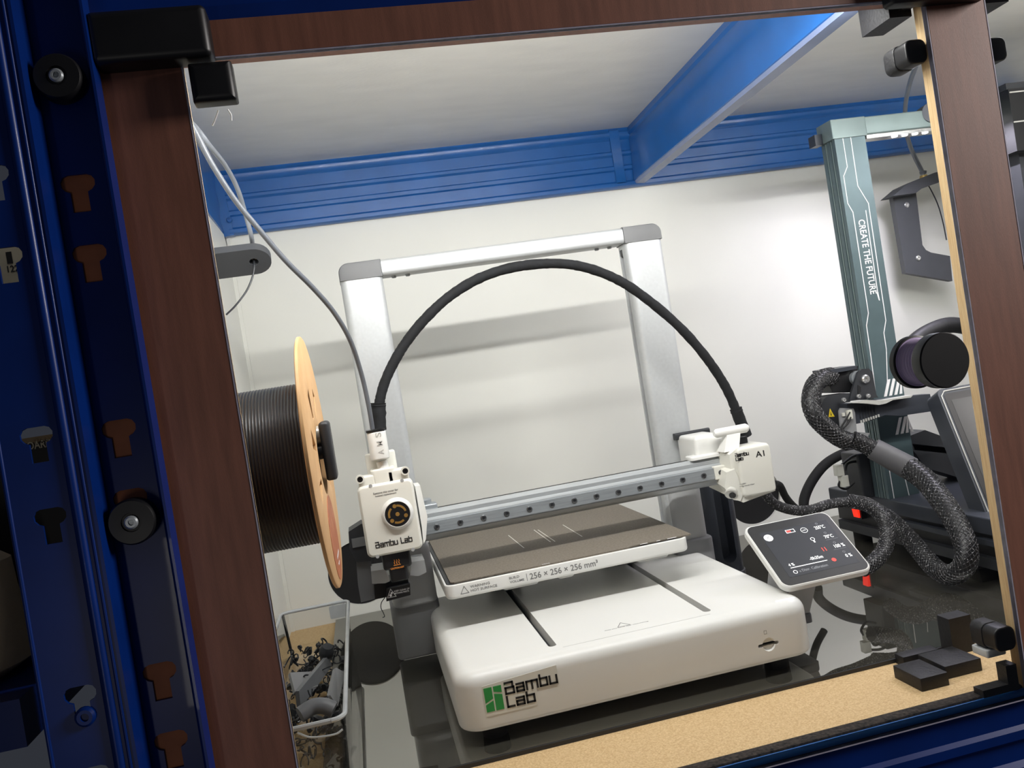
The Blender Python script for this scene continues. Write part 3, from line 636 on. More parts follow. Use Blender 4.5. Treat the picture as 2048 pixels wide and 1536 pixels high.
MB().tube([at(770, 1195, y=46), at(763, 1205, y=44), at(762, 1216, y=44), at(767, 1226, y=43), at(769, 1233, y=43), at(765, 1235, y=43)], .5, n=4, seg=6).build('plastic_wisp', 'filament', pr)
# touch screen
SCN = None
sA = Vector((297, -109, -42)); su = X; sv = Vector((0, 71, 47)).normalized(); sn = su.cross(sv).normalized(); SWd, SHt = 94, 85
def sp(u, v, n=0): return sA+su*u+sv*v+sn*n
def splate(u0, u1, v0, v1, n0, n1, rc, name, m, rt=0):
    rings = []
    for ins, n in ([(0, n0), (0, n1)] if not rt else [(rt, n0), (0, n0+rt), (0, n1-rt*.7), (rt*.7, n1)]):
        rings.append([sp(a, b, n) for a, b in rrect(u0+ins, u1-ins, v0+ins, v1-ins, max(rc-ins, .1), 6)])
    return MB().loops(rings).build(name, m, SCN or pr)
SCN = splate(0, SWd, 0, SHt, -8, 0, 9, 'screen_case', 'white_plastic', 1.6)
splate(2, SWd-2, 2, SHt-2, -.3, .25, 7.5, 'screen_bezel', 'bezel')
splate(12, SWd-8, 11, SHt-13, .2, .4, .3, 'screen_display', 'screen_glass')
def stx(s, u, v, w, h, m='ui_white'): text(s, 'screen_text', m, SCN, sp(u, v, .45), su, sv, w, h, .05)
def sdisc(u, v, r, m, n=.45): MB().lathe(sp(u, v, n), sn, [(0, r), (.06, r), (.06, .01)], 20).build('screen_icon', m, SCN)
def sring(u, v, r, m, wd=.5): MB().ribbon([(r*math.cos(2*math.pi*k/12), r*math.sin(2*math.pi*k/12)) for k in range(13)], wd, sp(u, v, .45), su, sv, .05).build('screen_icon', m, SCN)
sdisc(18, 64, 4.6, 'ui_white'); MB().ribbon([(1, 1.8), (-1, 0), (1, -1.8)], .6, sp(18, 64, .55), su, sv, .05).build('screen_icon', 'ui_grey', SCN)
MB().ribbon([(0, 0), (9, 0), (9, 4), (0, 4), (0, 0)], .6, sp(39, 65, .45), su, sv, .05).build('screen_icon', 'ui_white', SCN); MB().ribbon([(0, 0), (2.6, 0)], 2.2, sp(40.2, 67, .45), su, sv, .05).build('screen_icon', 'ui_red', SCN)
sring(57.5, 64.5, 3.4, 'ui_white'); MB().ribbon([(-1.5, 0), (1.5, 0)], .7, sp(57.5, 64.5, .45), su, sv, .05).build('screen_icon', 'ui_white', SCN)
sring(59, 51, 2.0, 'ui_white'); MB().ribbon([(0, 0), (0, -1)], 1.6, sp(59, 48, .45), su, sv, .05).build('screen_icon', 'ui_white', SCN)
for u in (61, 64): MB().ribbon([(0, 0), (0, 4)], .9, sp(u, 33.5, .45), su, sv, .05).build('screen_icon', 'ui_red', SCN)
sdisc(64, 20.5, 2.3, 'ui_red')
stx('255°C', 69, 62, 11, 4.6); stx('70°C', 71.5, 48, 9.5, 4.6); stx('100 %', 74, 34, 11, 4.4); stx('0 %', 77.5, 20, 6.6, 4.2)
for u, v in ((74, 69.5), (75.5, 55.5), (77, 41), (79, 27.5)): sring(u, v, 1.1, 'ui_grey', .4)
stx('-0h35m', 42, 25.5, 14, 4); stx('4 %', 18.5, 23.6, 6, 3.6)
MB().ribbon([(0, 0), (38, 0)], .8, sp(19, 21.6, .45), su, sv, .05).build('screen_icon', 'ui_white', SCN)
sring(20.5, 16, 1.9, 'ui_white'); stx('u Distr. Calibration', 24.5, 14.6, 30, 3.2, 'ui_grey')
for v in (46, 32): MB().ribbon([(0, 0), (13, 0)], .2, sp(71, v, .45), su, sv, .05).build('screen_icon', 'ui_grey', SCN)
MB().loops([[sp(20, 20, -8), sp(50, 20, -8), sp(50, 60, -8), sp(20, 60, -8)], [Vector((310, -70, -90)), Vector((336, -70, -90)), Vector((336, -30, -90)), Vector((310, -30, -90))]]).build('screen_arm', 'mid_grey', pr)
MB().rbox((300, -74, -92), (340, -26, -82), 4, 3).build('screen_arm', 'dark_grey', pr)

# ------------------------------------------------------------------ filament spool on its holder
spx, spy, spz = -97, -140.5, 151.5
sp_ = thing('filament_spool', 'spool of black filament with a tan cardboard flange, at the left', 'spool', (spx-40, spy, spz-101))
seg = 96
def flange(xa, xb, name):
    o = MB().lathe((xa, spy, spz), X, [(0, 27), (0, 99.5), (.8, 101), (xb-xa-.8, 101), (xb-xa, 99.5), (xb-xa, 27)], seg, closed=True).build(name, 'card_flange', sp_)
    return o
fl = flange(spx-3.6, spx, 'flange')
cut(fl, *[MB().prism([(spy+r*math.cos(math.radians(a+da)), spz+r*math.sin(math.radians(a+da))) for r, da in ((38, -4), (62, -7), (62, 7), (38, 4))], spx-10, spx+10, 'x') for a in (20, 65, 115, 160, 200, 245, 295, 340)])
flange(spx-82, spx-78.4, 'flange')
prof = []
xx = spx-78.4
n = 31; pit = (spx-3.6-xx)/n
for i in range(n):
    for tt in (0.08, .3, .5, .7, .92): prof.append((i*pit+tt*pit, 63.5+.9*math.sin(math.pi*tt)))
MB().lathe((xx, spy, spz), X, [(0, 30)]+prof+[(n*pit, 30)], seg, closed=True).build('filament_winding', 'filament', sp_)
lab = [(spy-1+36*math.cos(2*math.pi*k/28), spz-62+34*math.sin(2*math.pi*k/28)) for k in range(28)]
MB().prism(lab, spx+.02, spx+.35, 'x').build('flange_label', 'label_brown', sp_)
MB().ribbon([(spy-8, spz-78), (spy+14, spz-76)], 2.2, (spx+.4, 0, 0), Y, Z, .1).build('label_print', 'ink_white', sp_)
MB().ribbon([(spy-4, spz-84), (spy+6, spz-83)], 1.4, (spx+.4, 0, 0), Y, Z, .1).build('label_print', 'ink_white', sp_)
sp_.rotation_euler.z = math.radians(-1.6)
sh = thing('spool_holder', 'grey-black spool holder arm with a silver roller, through the spool', 'holder', (-150, spy, 130))
a = at(650, 842, y=spy); b = at(662, 958, y=spy)
MB().rbox((spx+2.0, spy-14, b.z), (spx+10.5, spy+18, a.z), 3, 3, 2, seg=4).build('end_stop', 'charcoal', sh)
q = at(642, 862, y=spy)
MB().cyl((spx-105, spy, q.z-3), (spx+2, spy, q.z-3), 7.5, 7.5, 24).build('roller', 'pale_metal', sh)
MB().rbox((-202.5, spy-25, q.z-40), (-192, spy+25, q.z+20), 4, 2).build('wall_plate', 'charcoal', sh)
MB().cyl((-193, spy, q.z-16), (spx+2, spy, q.z-16), 6.5).build('arm', 'charcoal', sh)

# ------------------------------------------------------------------ tubes and brackets in the upper corners
tb = thing('tube_bracket', 'grey printed bracket with a brass tube fitting on the left wall', 'bracket', (-160, 40, 280))
cc = at(508, 524, y=40); t = math.radians(38); ev = Vector((0, math.cos(t), -math.sin(t))); en = X.cross(ev)   # en points up / back
R = 17
def tongue(x0, n0, n1):
    pts = [cc+X*(x0-cc.x)-ev*R, cc-ev*R]+[cc+X*R*math.sin(math.radians(a))-ev*R*math.cos(math.radians(a)) for a in range(15, 180, 15)]+[cc+ev*R, cc+X*(x0-cc.x)+ev*R]
    return [[p+en*n for p in pts] for n in (n0, n1)]
o = MB().loops(tongue(-203, 0, 9)).build('arm', 'bracket_grey', tb)
cut(o, MB().cyl(cc-en*5, cc+en*15, 4.6, seg=20))
MB().box((-203, 10, cc.z-25), (-199, 70, cc.z+20)).build('wall_plate', 'bracket_grey', tb)
MB().lathe(cc, en, [(8, 3), (8, 6.2), (14, 6.2), (15, 5.2), (15, 3)], 20, closed=True).build('fitting', 'brass', tb)
MB().lathe(cc, en, [(15, 2.6), (15, 6.4), (19, 6.8), (20, 6.4), (20, 2.6)], 20, closed=True).build('collet', 'blue_collet', tb)
f0 = cc+en*20
def pt(px, py, y): return at(px, py, y=y)
t1 = [pt(372, 235, -75), pt(398, 262, -60), pt(420, 292, -50), pt(450, 330, -20), pt(474, 375, 5), pt(490, 425, 25), pt(502, 470, 34), f0, cc+en*12]
tag(MB().tube(t1, 2.3, n=8).build('feed_tube', 'ptfe'), 'clear feed tube curving down into the left grey bracket', 'tube')
tag(MB().tube([cc+en*13, cc-en*2, pt(506, 550, 36), pt(494, 580, 30), pt(472, 610, 20), pt(453, 629, 10)], .95, n=6, seg=8).build('filament_end', 'filament'), 'thin dark filament end hanging under the left grey bracket', 'filament')
t2 = [pt(378, 240, -135), pt(397, 275, -130), pt(425, 330, -125), pt(470, 400, -115), pt(515, 455, -105), pt(570, 520, -90), pt(625, 575, -70), pt(668, 625, -50), pt(700, 680, -30), pt(722, 745, -12), pt(737, 810, -4), pt(745, 858, 0)]
tag(MB().tube(t2, lambda t: 2.35, n=8).build('feed_tube', 'ptfe_dark'), 'long grey feed tube running from the left corner to the tool head', 'tube')

rb = thing('tube_bracket', 'dark grey printed bracket with two screws on the back wall at right', 'bracket', (760, 345, 230))
yy = 340
q = [at(x, y, y=yy) for x, y in ((1786, 394), (1832, 384), (1845, 490), (1852, 500), (1862, 505), (1900, 512), (1905, 562), (1812, 546))]
MB().prism([(p.x, p.z) for p in q], yy, yy+10, 'y').build('plate', 'bracket_grey', rb)
b0 = [at(x, y, y=yy) for x, y in ((1786, 394), (1816, 366))]; tp = [at(x, y, y=yy-20) for x, y in ((1786, 392), (1812, 370), (1840, 357), (1870, 345), (1905, 338), (1905, 352), (1875, 366), (1845, 376), (1832, 386))]
MB().prism([(p.x, p.z) for p in tp], yy-20, yy+12, 'y').build('top_arm', 'bracket_grey', rb)
for p in ((1813, 410), (1836, 516)): screw(rb, at(*p, y=yy), -Y, 4.2, 'chrome', 2.4)
fc = at(1848, 357, y=yy-5)
MB().lathe(fc+Vector((0, 0, -5)), Z, [(0, 3), (0, 5.5), (5, 6.6), (10, 5.4), (10, 3)], 20, closed=True).build('fitting', 'brass', rb)
MB().lathe(fc+Vector((0, 0, 7)), Z, [(0, 3), (0, 4.6), (4, 5.6), (5, 3)], 20, closed=True).build('collet', 'ptfe_dark', rb)
t3 = [pt(1836, 122, 120), pt(1820, 165, 190), pt(1811, 210, 255), pt(1811, 250, 300), pt(1818, 285, 328), pt(1830, 315, 331), fc+Vector((-2, 0, 12)), fc]
tag(MB().tube(t3, 3.2, n=8).build('feed_tube', 'ptfe'), 'clear feed tube bending down to the right bracket', 'tube')
tag(MB().tube([fc, pt(1862, 380, 328), pt(1876, 410, 323), pt(1886, 445, 318), pt(1893, 480, 313)], .9, n=6, seg=8).build('filament_end', 'filament'), 'thin filament hanging below the right bracket', 'filament')

# ------------------------------------------------------------------ clear bin with scraps
BX0, BX1, BY0, BY1, BZ = -196, -112, -140, 256, -56
bn = thing('clear_bin', 'long clear plastic bin with printing scraps, at the lower left', 'bin', (-150, 60, ZF))
def shell(o, i, z0, z1):
    a = [(x, y, z1) for x, y in rrect(*o, 10, 5)]; b = [(x, y, z0) for x, y in rrect(o[0]+4, o[1]-4, o[2]+4, o[3]-4, 9, 5)]
    c = [(x, y, z0+3) for x, y in rrect(i[0]+4, i[1]-4, i[2]+4, i[3]-4, 8, 5)]; d = [(x, y, z1) for x, y in rrect(*i, 8, 5)]
    m = MB(); m.loops([a, b], cap=False); m.loops([c, d], cap=False); m.add(b, [tuple(range(len(b)))]); m.add(c, [tuple(range(len(c)))]); return m
shell((BX0, BX1, BY0, BY1), (BX0+2.4, BX1-2.4, BY0+2.4, BY1-2.4), ZM+.2, BZ).build('tray', 'bin_clear', bn)
rim = [(x, y, BZ) for x, y in rrect(BX0, BX1, BY0, BY1, 11, 5)]
MB().tube(rim+[rim[0]], 2.1, n=1, seg=8).build('rim', 'bin_rim', bn)
MB().tube([(-150, BY0-1, BZ-3), (-140, BY0-1.5, BZ-9), (-122, BY0-1.5, BZ-11), (BX1-3, BY0, BZ-9)], .9, n=5, seg=8).build('handle_ridge', 'bin_rim', bn)
MB().rbox((-137, BY1-6, BZ-18), (-116, BY1-3, BZ-2), 2, axis='y').build('handle_tab', 'bin_rim', bn)
def plank(pts, th, m, lab):
    P = [Vector(p) for p in pts]; n = (P[1]-P[0]).cross(P[3]-P[0]).normalized()*th
    return tag(MB().loops([P, [p+n for p in P]]).build('support_piece', m), lab, 'printed part')
def bp(px, py, y): return at(px, py, y=y)
plank([bp(598, 1382, -20), bp(658, 1310, 60), bp(664, 1332, 60), bp(602, 1416, -20)], 4, 'dark_grey', 'dark grey printed support plank leaning across the clear bin')
plank([bp(660, 1390, -30), bp(672, 1335, 30), bp(690, 1345, 30), bp(676, 1412, -30)], 4, 'grey_plastic', 'grey printed support plank leaning on the bin side')
plank([bp(580, 1345, 10), bp(640, 1342, 50), bp(636, 1372, 20), bp(590, 1384, -20)], 3, 'grey_plastic', 'flat grey printed piece at the left of the bin scraps')
tag(MB().tube([bp(600, 1430, -75), bp(625, 1414, -70), bp(648, 1412, -70), bp(668, 1420, -72)], 7, n=5, seg=14).build('printed_hook', 'dark_grey'), 'curved grey printed ring at the front of the bin', 'printed part')
o = MB().lathe(bp(653, 1303, 60), Vector((.3, -.4, .8)), [(-7, .1), (-7, 5), (-3, 7.5), (3, 7.5), (7, 5), (7, .1)], 20).build('printed_cap', 'charcoal'); tag(o, 'small dark round printed cap on top of the scraps', 'printed part')  # printed cap lying loose on the scraps
sc = MB()
for i in range(150):
    yv = random.uniform(-100, 200); c = Vector((random.uniform(BX0+16, BX1-14), yv, ZM+8+random.random()**1.4*(38 if yv > -60 else 20)))
    r = random.uniform(2.5, 7); a0 = random.uniform(0, 6); ax = Vector((random.gauss(0, 1), random.gauss(0, 1), random.gauss(0, 1))).normalized(); u = ax.orthogonal().normalized(); v = ax.cross(u)
    sc.tube([c+u*r*math.cos(a0+k*.9)+v*r*math.sin(a0+k*.9)+ax*k*.8 for k in range(random.randint(5, 9))], random.uniform(.5, 1.0), n=3, seg=5)
for i in range(60):
    c = Vector((random.uniform(BX0+14, BX1-12), random.uniform(-60, 200), ZM+6+random.random()*22)); s = random.uniform(3, 8)
    ax = Vector((random.gauss(0, 1), random.gauss(0, 1), random.gauss(0, 1))).normalized(); sc.lathe(c, ax, [(-s*.4, .2), (-s*.3, s*.8), (s*.3, s*.6), (s*.5, .2)], 7)
o = sc.build('filament_scraps', 'filament'); o['kind'] = 'stuff'; tag(o, 'heap of curly black filament scraps inside the clear bin', 'scraps')

def braided(P, r, n, parent, name='sleeved_cable', strands=14, pitch=5.2):
    MB().tube(P, r, n=n, seg=16).build(name, 'black_plastic', parent)
    Q = catmull(P, n*3); T = [(Q[min(i+1, len(Q)-1)]-Q[max(i-1, 0)]).normalized() for i in range(len(Q))]
    a = T[0].orthogonal().normalized(); L = 0; F = []
    for i, q in enumerate(Q):
        if i: L += (q-Q[i-1]).length
        a = (a-T[i]*a.dot(T[i])).normalized(); F.append((q, a.copy(), T[i].cross(a), L, r(i/(len(Q)-1)) if callable(r) else r))
    m = MB()
    for sgn in (1, -1):
        for k in range(strands):
            pts = []
            for q, a, b, l, rr in F:
                w = sgn*l/(rr*1.05)+2*math.pi*k/strands; pts.append(q+(a*math.cos(w)+b*math.sin(w))*(rr+.15+.25*math.sin(l*1.6+k)))
            m.tube(pts, .36, n=1, seg=4)
    o = m.build(name.replace('cable', 'braid') if 'cable' in name else 'braid', 'braid_fleck', parent); o['kind'] = 'stuff'

# ------------------------------------------------------------------ dark printer at the right
en_ = thing('side_printer', 'dark teal and black 3D printer standing at the right', '3d printer', (680, 130, ZM))
XE = 579
MB().rbox((XE, -66, -58), (860, 277, -40), 3, 2, 0).build('base_top', 'slate', en_)
MB().rbox((XE+6, -60, -84), (852, 270, -58), 3).build('base_body', 'black_plastic', en_)
MB().rbox((XE-2, -64, -70), (XE+6.5, 120, -64), 1).build('base_ledge', 'slate', en_); MB().rbox((XE-2, -60, -96), (858, 260, -84), 3).build('base_ledge', 'charcoal', en_)
for x in (600, 830):
    for y in (-40, 240): MB().cyl((x, y, ZM), (x, y, -95.5), 12).build('rubber_foot', 'rubber', en_)
s0 = at(1715, 1022, x=XE-1)
MB().loops([[(XE-2, s0.y-9, s0.z-10), (XE-2, s0.y+9, s0.z-10), (XE-2, s0.y+9, s0.z+10), (XE-2, s0.y-9, s0.z+10)], [(XE+6.5, s0.y-9, s0.z-10), (XE+6.5, s0.y+9, s0.z-10), (XE+6.5, s0.y+9, s0.z+10), (XE+6.5, s0.y-9, s0.z+10)]]).build('power_socket', 'black_plastic', en_)
MB().loops([[(XE-4, s0.y-6, s0.z-8), (XE-4, s0.y+6, s0.z-8), (XE-6, s0.y+6, s0.z+8), (XE-6, s0.y-6, s0.z+8)], [(XE-1.8, s0.y-6, s0.z-8), (XE-1.8, s0.y+6, s0.z-8), (XE-1.8, s0.y+6, s0.z+8), (XE-1.8, s0.y-6, s0.z+8)]]).build('power_switch', 'switch_red', en_)
# column
YE = 135; CX0, CX1 = 580, 623.5
MB().prism([(CX0, YE), (CX1, YE), (CX1, YE+30), (CX0, YE+30), (CX0, YE+24), (CX0+4, YE+23), (CX0+4, YE+19), (CX0, YE+18), (CX0, YE+12), (CX0+4, YE+11), (CX0+4, YE+7), (CX0, YE+6)], -40, 425, 'z').build('column', 'teal_alu', en_)
colm = [o for o in en_.children if o.name.startswith('column')][0]
for yq in (YE+9, YE+21): MB().box((CX0+.2, yq-1, -40), (CX0+4.5, yq+1, 424)).build('column_slot', 'teal_light', colm)
def ln(pts, w=1.1, m='ink_white', name='column_line'):
    return MB().ribbon([(lambda p: (p.x, p.z))(at(x, y, y=YE)) for x, y in pts], w, (0, YE-.05, 0), X, Z, .15).build(name, m, colm)
def c6(x, y): return (1600+x/3.0714, 200+y/3.072)
ln([c6(*p) for p in ((262, 232), (290, 410), (268, 468), (293, 635), (325, 690), (420, 1310), (408, 1385), (430, 1536))]+[(1752, 792)])
ln([c6(*p) for p in ((310, 228), (355, 528), (420, 635), (527, 1355), (515, 1430), (530, 1530))]+[(1775, 775)])
ln([c6(*p) for p in ((404, 680), (478, 1190))], 1.1)
ln([(1777, 930), (1788, 996)]); ln([(1806, 940), (1818, 990)])
tri = [at(*c6(*p), y=YE) for p in ((470, 1185), (480, 1180), (490, 1232), (484, 1230))]
MB().prism([(p.x, p.z) for p in tri], YE-.3, YE-.05).build('column_line', 'ink_white', colm)
tA, tB = at(*c6(356, 738), y=YE), at(*c6(432, 1195), y=YE)
du = (tB-tA).normalized(); dv = du.cross(Vector((0, 1, 0))); dv = -dv if dv.x < 0 else dv
text('CREATE THE FUTURE', 'column_lettering', 'ink_white', colm, tA+Vector((0, -.1, 0)), du, du.cross(Vector((0, -1, 0)))*-1, (tB-tA).length, 9.4, .15)
for (cx, cy) in ((1783, 772), (1806, 848)):
    p = at(cx, cy, y=YE-.1)
    for i in range(4):
        a = p.x-13+i*7.5; MB().prism([(a, p.z-12), (a+4.2, p.z-12), (min(a+13, CX1-.3), p.z+9), (min(a+8.6, CX1-1), p.z+9)], YE-.25, YE-.05).build('hazard_stripe', 'ink_white', colm)
MB().rbox((CX0-3, YE-2, 425), (CX1+3, YE+32, 449.5), 1.5, 1).build('column_cap', 'teal_light', en_)
MB().rbox((CX0-14, YE+20, 424), (CX0-3, YE+36, 438), 1).build('cap_tab', 'slate', en_)
MB().rbox((CX1+3, YE-1, 426), (880, YE+30, 449), 2, axis='x').build('top_bar', 'teal_light', en_)
MB().rbox((837, YE, -40), (880, YE+30, 426), 1).build('column', 'teal_alu', en_)
lb_ = MB().box((CX1+4, YE+2, 421.5), (836, YE+22, 426)).build('light_bar', 'chrome', en_)
for i in range(11): MB().rbox((CX1+44+i*15, YE+4, 420.2), (CX1+50+i*15, YE+9, 421.6), 1).build('light_diode', 'led', en_)
area('printer_light_bar', (735, YE+10, 418), (700, YE+10, 0), 190, 10, 1.35, (.88, .84, 1.0))
k = at(1848, 232, y=YE+12); MB().cyl((k.x, YE-4, k.z), (k.x+6, YE+22, k.z), 13).build('spool_arm_hub', 'slate', en_)
# z motor with wiring
a, b = at(1714, 908, y=168), at(1775, 1000, y=168)
MB().rbox((a.x, 168, -40), (a.x+40, 208, at(1714, 908, y=168).z), 3, 2, 0).build('z_motor', 'charcoal', en_)
for i, (x, y) in enumerate(((1678, 940), (1688, 962))):
    c = at(x, y, y=160); MB().rbox((c.x-5, 156, c.z-7), (c.x+5, 166, c.z+7), 1).build('plug', 'connector', en_)
    MB().tube([c+Vector((3, 0, 5)), pt(1700-i*6, 916+i*12, 168), pt(1716, 908+i*14, 176)], 1.8, n=5).build('wire', 'braid', en_)
MB().tube([at(1680, 962, y=162), at(1678, 972, y=164), at(1692, 978, y=168), at(1708, 965, y=172)], 1.6, n=5).build('wire', 'braid', en_)
# moving x unit on the column
yx = 118
def pp(pts, y0, y1, name, m): 
    q = [at(x, y, y=y0) for x, y in pts]; return MB().prism([(p.x, p.z) for p in q], y0, y1, 'y').build(name, m, en_)
pp([(1701, 793), (1704, 783), (1716, 745), (1724, 738), (1738, 737), (1745, 744), (1753, 790), (1757, 795), (1700, 802)], yx, yx+4, 'carriage_plate', 'charcoal')
screw(en_, at(1730, 758, y=yx), -Y, 5.4, 'chrome', 4)
for p in ((1687, 800), (1736, 792), (1717, 793)): screw(en_, at(*p, y=yx-3), -Y, 2.9, 'chrome', 2.5)
pp([(1716, 770), (1722, 774), (1722, 784), (1716, 788)], yx-.6, yx, 'plate_slot', 'black_void')
a = at(1709, 756, y=yx+14); MB().cyl((a.x, yx+6, a.z), (a.x, yx+22, a.z), 9, seg=24).build('guide_wheel', 'steel', en_)
pp([(1659, 740), (1716, 732), (1714, 770), (1700, 785), (1665, 786), (1658, 770)], yx+12, yx+44, 'x_motor', 'black_plastic')
pp([(1657, 740), (1713, 731), (1714, 738), (1659, 748)], yx+6, yx+44, 'x_motor', 'slate')
pp([(1642, 812), (1648, 798), (1656, 792), (1700, 786), (1702, 860), (1690, 862), (1650, 845), (1641, 822)], yx+2, yx+26, 'extruder_motor', 'charcoal')
q = [at(x, y, y=yx+1.9) for x, y in ((1657, 834), (1669, 833), (1660, 817))]; MB().prism([(p.x, p.z) for p in q], yx+1.7, yx+2.1).build('warning_triangle', 'yellow_sign', en_)
q = [at(x, y, y=yx+1.6) for x, y in ((1661.5, 831), (1663.5, 831), (1661.5, 823))]; MB().prism([(p.x, p.z) for p in q], yx+1.4, yx+1.8).build('warning_triangle_mark', 'ink_black', en_)
q0 = [(1694, 808), (1790, 795), (1860, 788), (1868, 822), (1800, 832), (1770, 830), (1740, 842), (1712, 848), (1696, 846)]
pp(q0, yx-14, yx+2, 'x_arm', 'slate')
pp([(1700, 806), (1735, 800), (1760, 801), (1775, 799), (1826, 790), (1822, 795), (1786, 800), (1772, 807), (1758, 810), (1735, 807)], yx-26, yx-13.8, 'x_arm_trim', 'pale_metal')
for i in range(8):
    a = at(1722+i*5, 846-i*1.7, y=yx-14.2); MB().box((a.x-.9, yx-15.4, a.z), (a.x+.9, yx-13.8, a.z+3.4)).build('vent_rib', 'pale_metal', en_)
for i in range(6):
    a = at(1718+i*6, 815-i*1.2, y=yx-14.2); MB().box((a.x-.6, yx-15, a.z-14), (a.x+.6, yx-13.9, a.z)).build('vent_rib', 'charcoal', en_)
pp([(1679, 822), (1682, 816), (1707, 817), (1710, 825), (1714, 864), (1740, 866), (1736, 874), (1700, 876), (1695, 884), (1668, 870), (1682, 858)], yx-18, yx-15, 'cable_bracket', 'grey_plastic')
c = at(1697, 829, y=yx-18); MB().rbox((c.x-3.4, yx-22, c.z-5.5), (c.x+3.4, yx-17.8, c.z+5.5), .8).build('plug', 'connector', en_)
c2 = at(1686, 829, y=yx-18); MB().rbox((c2.x-1.8, yx-20, c2.z-2), (c2.x+1.8, yx-17.8, c2.z+2), .5).build('plug', 'connector', en_)
MB().tube([c+Vector((0, -4, 3)), at(1690, 842, y=yx-22), at(1682, 855, y=yx-20)], 1, n=5).build('wire', 'braid', en_); MB().tube([c+Vector((0, -4, -3)), at(1695, 848, y=yx-22), at(1684, 858, y=yx-20)], 1, n=5).build('wire', 'braid', en_)
# cables
braided([at(x, y, y=v) for x, y, v in ((1664, 752, 135), (1642, 758, 128), (1627, 775, 120), (1622, 805, 114), (1632, 834, 108), (1655, 858, 104), (1680, 876, 102), (1700, 884, 98))], 11, 7, en_)
braided([at(x, y, y=v) for x, y, v in ((1704, 878, 94), (1730, 890, 90), (1752, 902, 84))], 10, 5, en_)
MB().tube([at(x, y, y=v) for x, y, v in ((1746, 897, 86), (1785, 918, 76), (1822, 938, 68))], lambda t: 13+1.5*t, n=5, seg=16).build('heat_shrink', 'shrink', en_)
braided([at(1818, 936, y=66)]+[at(x, y, x=v) for x, y, v in ((1852, 962, 568), (1884, 1002, 562), (1912, 1045, 556), (1932, 1095, 548), (1928, 1132, 540), (1902, 1150, 534), (1872, 1138, 532), (1838, 1100, 534), (1808, 1065, 540), (1780, 1038, 548), (1752, 1020, 560))], lambda t: 13-4*t, 8, en_)
braided([at(x, y, y=v) for x, y, v in ((1700, 1002, 70), (1735, 1010, 50), (1762, 1030, 30), (1774, 1060, 20), (1770, 1095, 10), (1750, 1122, 2), (1722, 1140, 0))], 8, 7, en_)
braided([at(x, y, y=v) for x, y, v in ((1520, 960, 70), (1530, 985, 60), (1550, 1008, 55), (1585, 1020, 55), (1620, 1020, 60), (1660, 1008, 66), (1705, 1003, 70))], 5.2, 7, en_)
tag(MB().tube([at(x, y, y=v) for x, y, v in ((1548, 968, 100), (1560, 972, 110), (1572, 995, 120), (1590, 1015, 130), (1612, 1026, 140))], 4.6, n=7, seg=12).build('power_cable', 'rubber'), 'smooth black cable dropping behind the small touch screen', 'cable')
tag(MB().tube([at(x, y, y=v) for x, y, v in ((1612, 1030, 230), (1608, 1000, 240), (1625, 960, 250), (1655, 925, 255), (1700, 902, 250), (1745, 893, 240))], 7, n=7, seg=12).build('power_cable', 'rubber'), 'black cable looping behind the dark printer base', 'cable')
MB().tube([at(x, y, y=v) for x, y, v in ((1800, 740, 180), (1815, 700, 190), (1850, 668, 195), (1900, 650, 195), (1960, 660, 195))], 11, n=7, seg=14).build('sleeved_cable', 'braid', en_)
pp([(1800, 742), (1850, 730), (1852, 742), (1802, 756)], 170, 190, 'x_rail', 'charcoal')
# screen of the dark printer: leaning tablet at the front right
tA_, tB_ = at(1996, 1088, y=-25), at(1872, 780, y=60)
tv = tB_-tA_; tA_ = tA_-tv*.12; tv = tB_-tA_; tvn = tv.normalized(); tn = X.cross(tvn).normalized(); TL = tv.length
def tp(u, v, n=0): return tA_+X*u+tvn*v+tn*n
def tpl(u0, u1, v0, v1, n0, n1, rc, name, m, par): return MB().loops([[tp(p, q, n) for p, q in rrect(u0, u1, v0, v1, rc, 4)] for n in (n0, n1)]).build(name, m, par)
tc_ = tpl(0, 130, 0, TL, -24, 0, 7, 'tablet_case', 'slate', en_)
tpl(7, 123, 12, TL-7, -.2, .4, 5, 'tablet_glass', 'black_plastic', tc_)
tpl(14, 116, 26, TL-16, .3, .6, 1, 'tablet_display', 'bezel', tc_)
MB().tube([tp(3.5, 6, .6), tp(3.5, TL-9, .6), tp(9, TL-3.5, .6), tp(126, TL-3.5, .6)], .8, n=1, seg=6).build('tablet_trim', 'pale_metal', tc_)
MB().loops([[tp(10, 60, -24), tp(110, 60, -24), tp(110, 90, -24), tp(10, 90, -24)], [tp(10, 10, -60), tp(110, 10, -60), tp(110, 20, -75), tp(10, 20, -75)]]).build('tablet_stand', 'black_plastic', en_)
pp([(1798, 880), (1850, 860), (1960, 900), (1990, 950), (1985, 975), (1850, 935), (1830, 905)], 150, 190, 'bed', 'charcoal')
pp([(1825, 888), (1965, 902), (1972, 915), (1830, 900)], 150, 240, 'bed', 'slate')

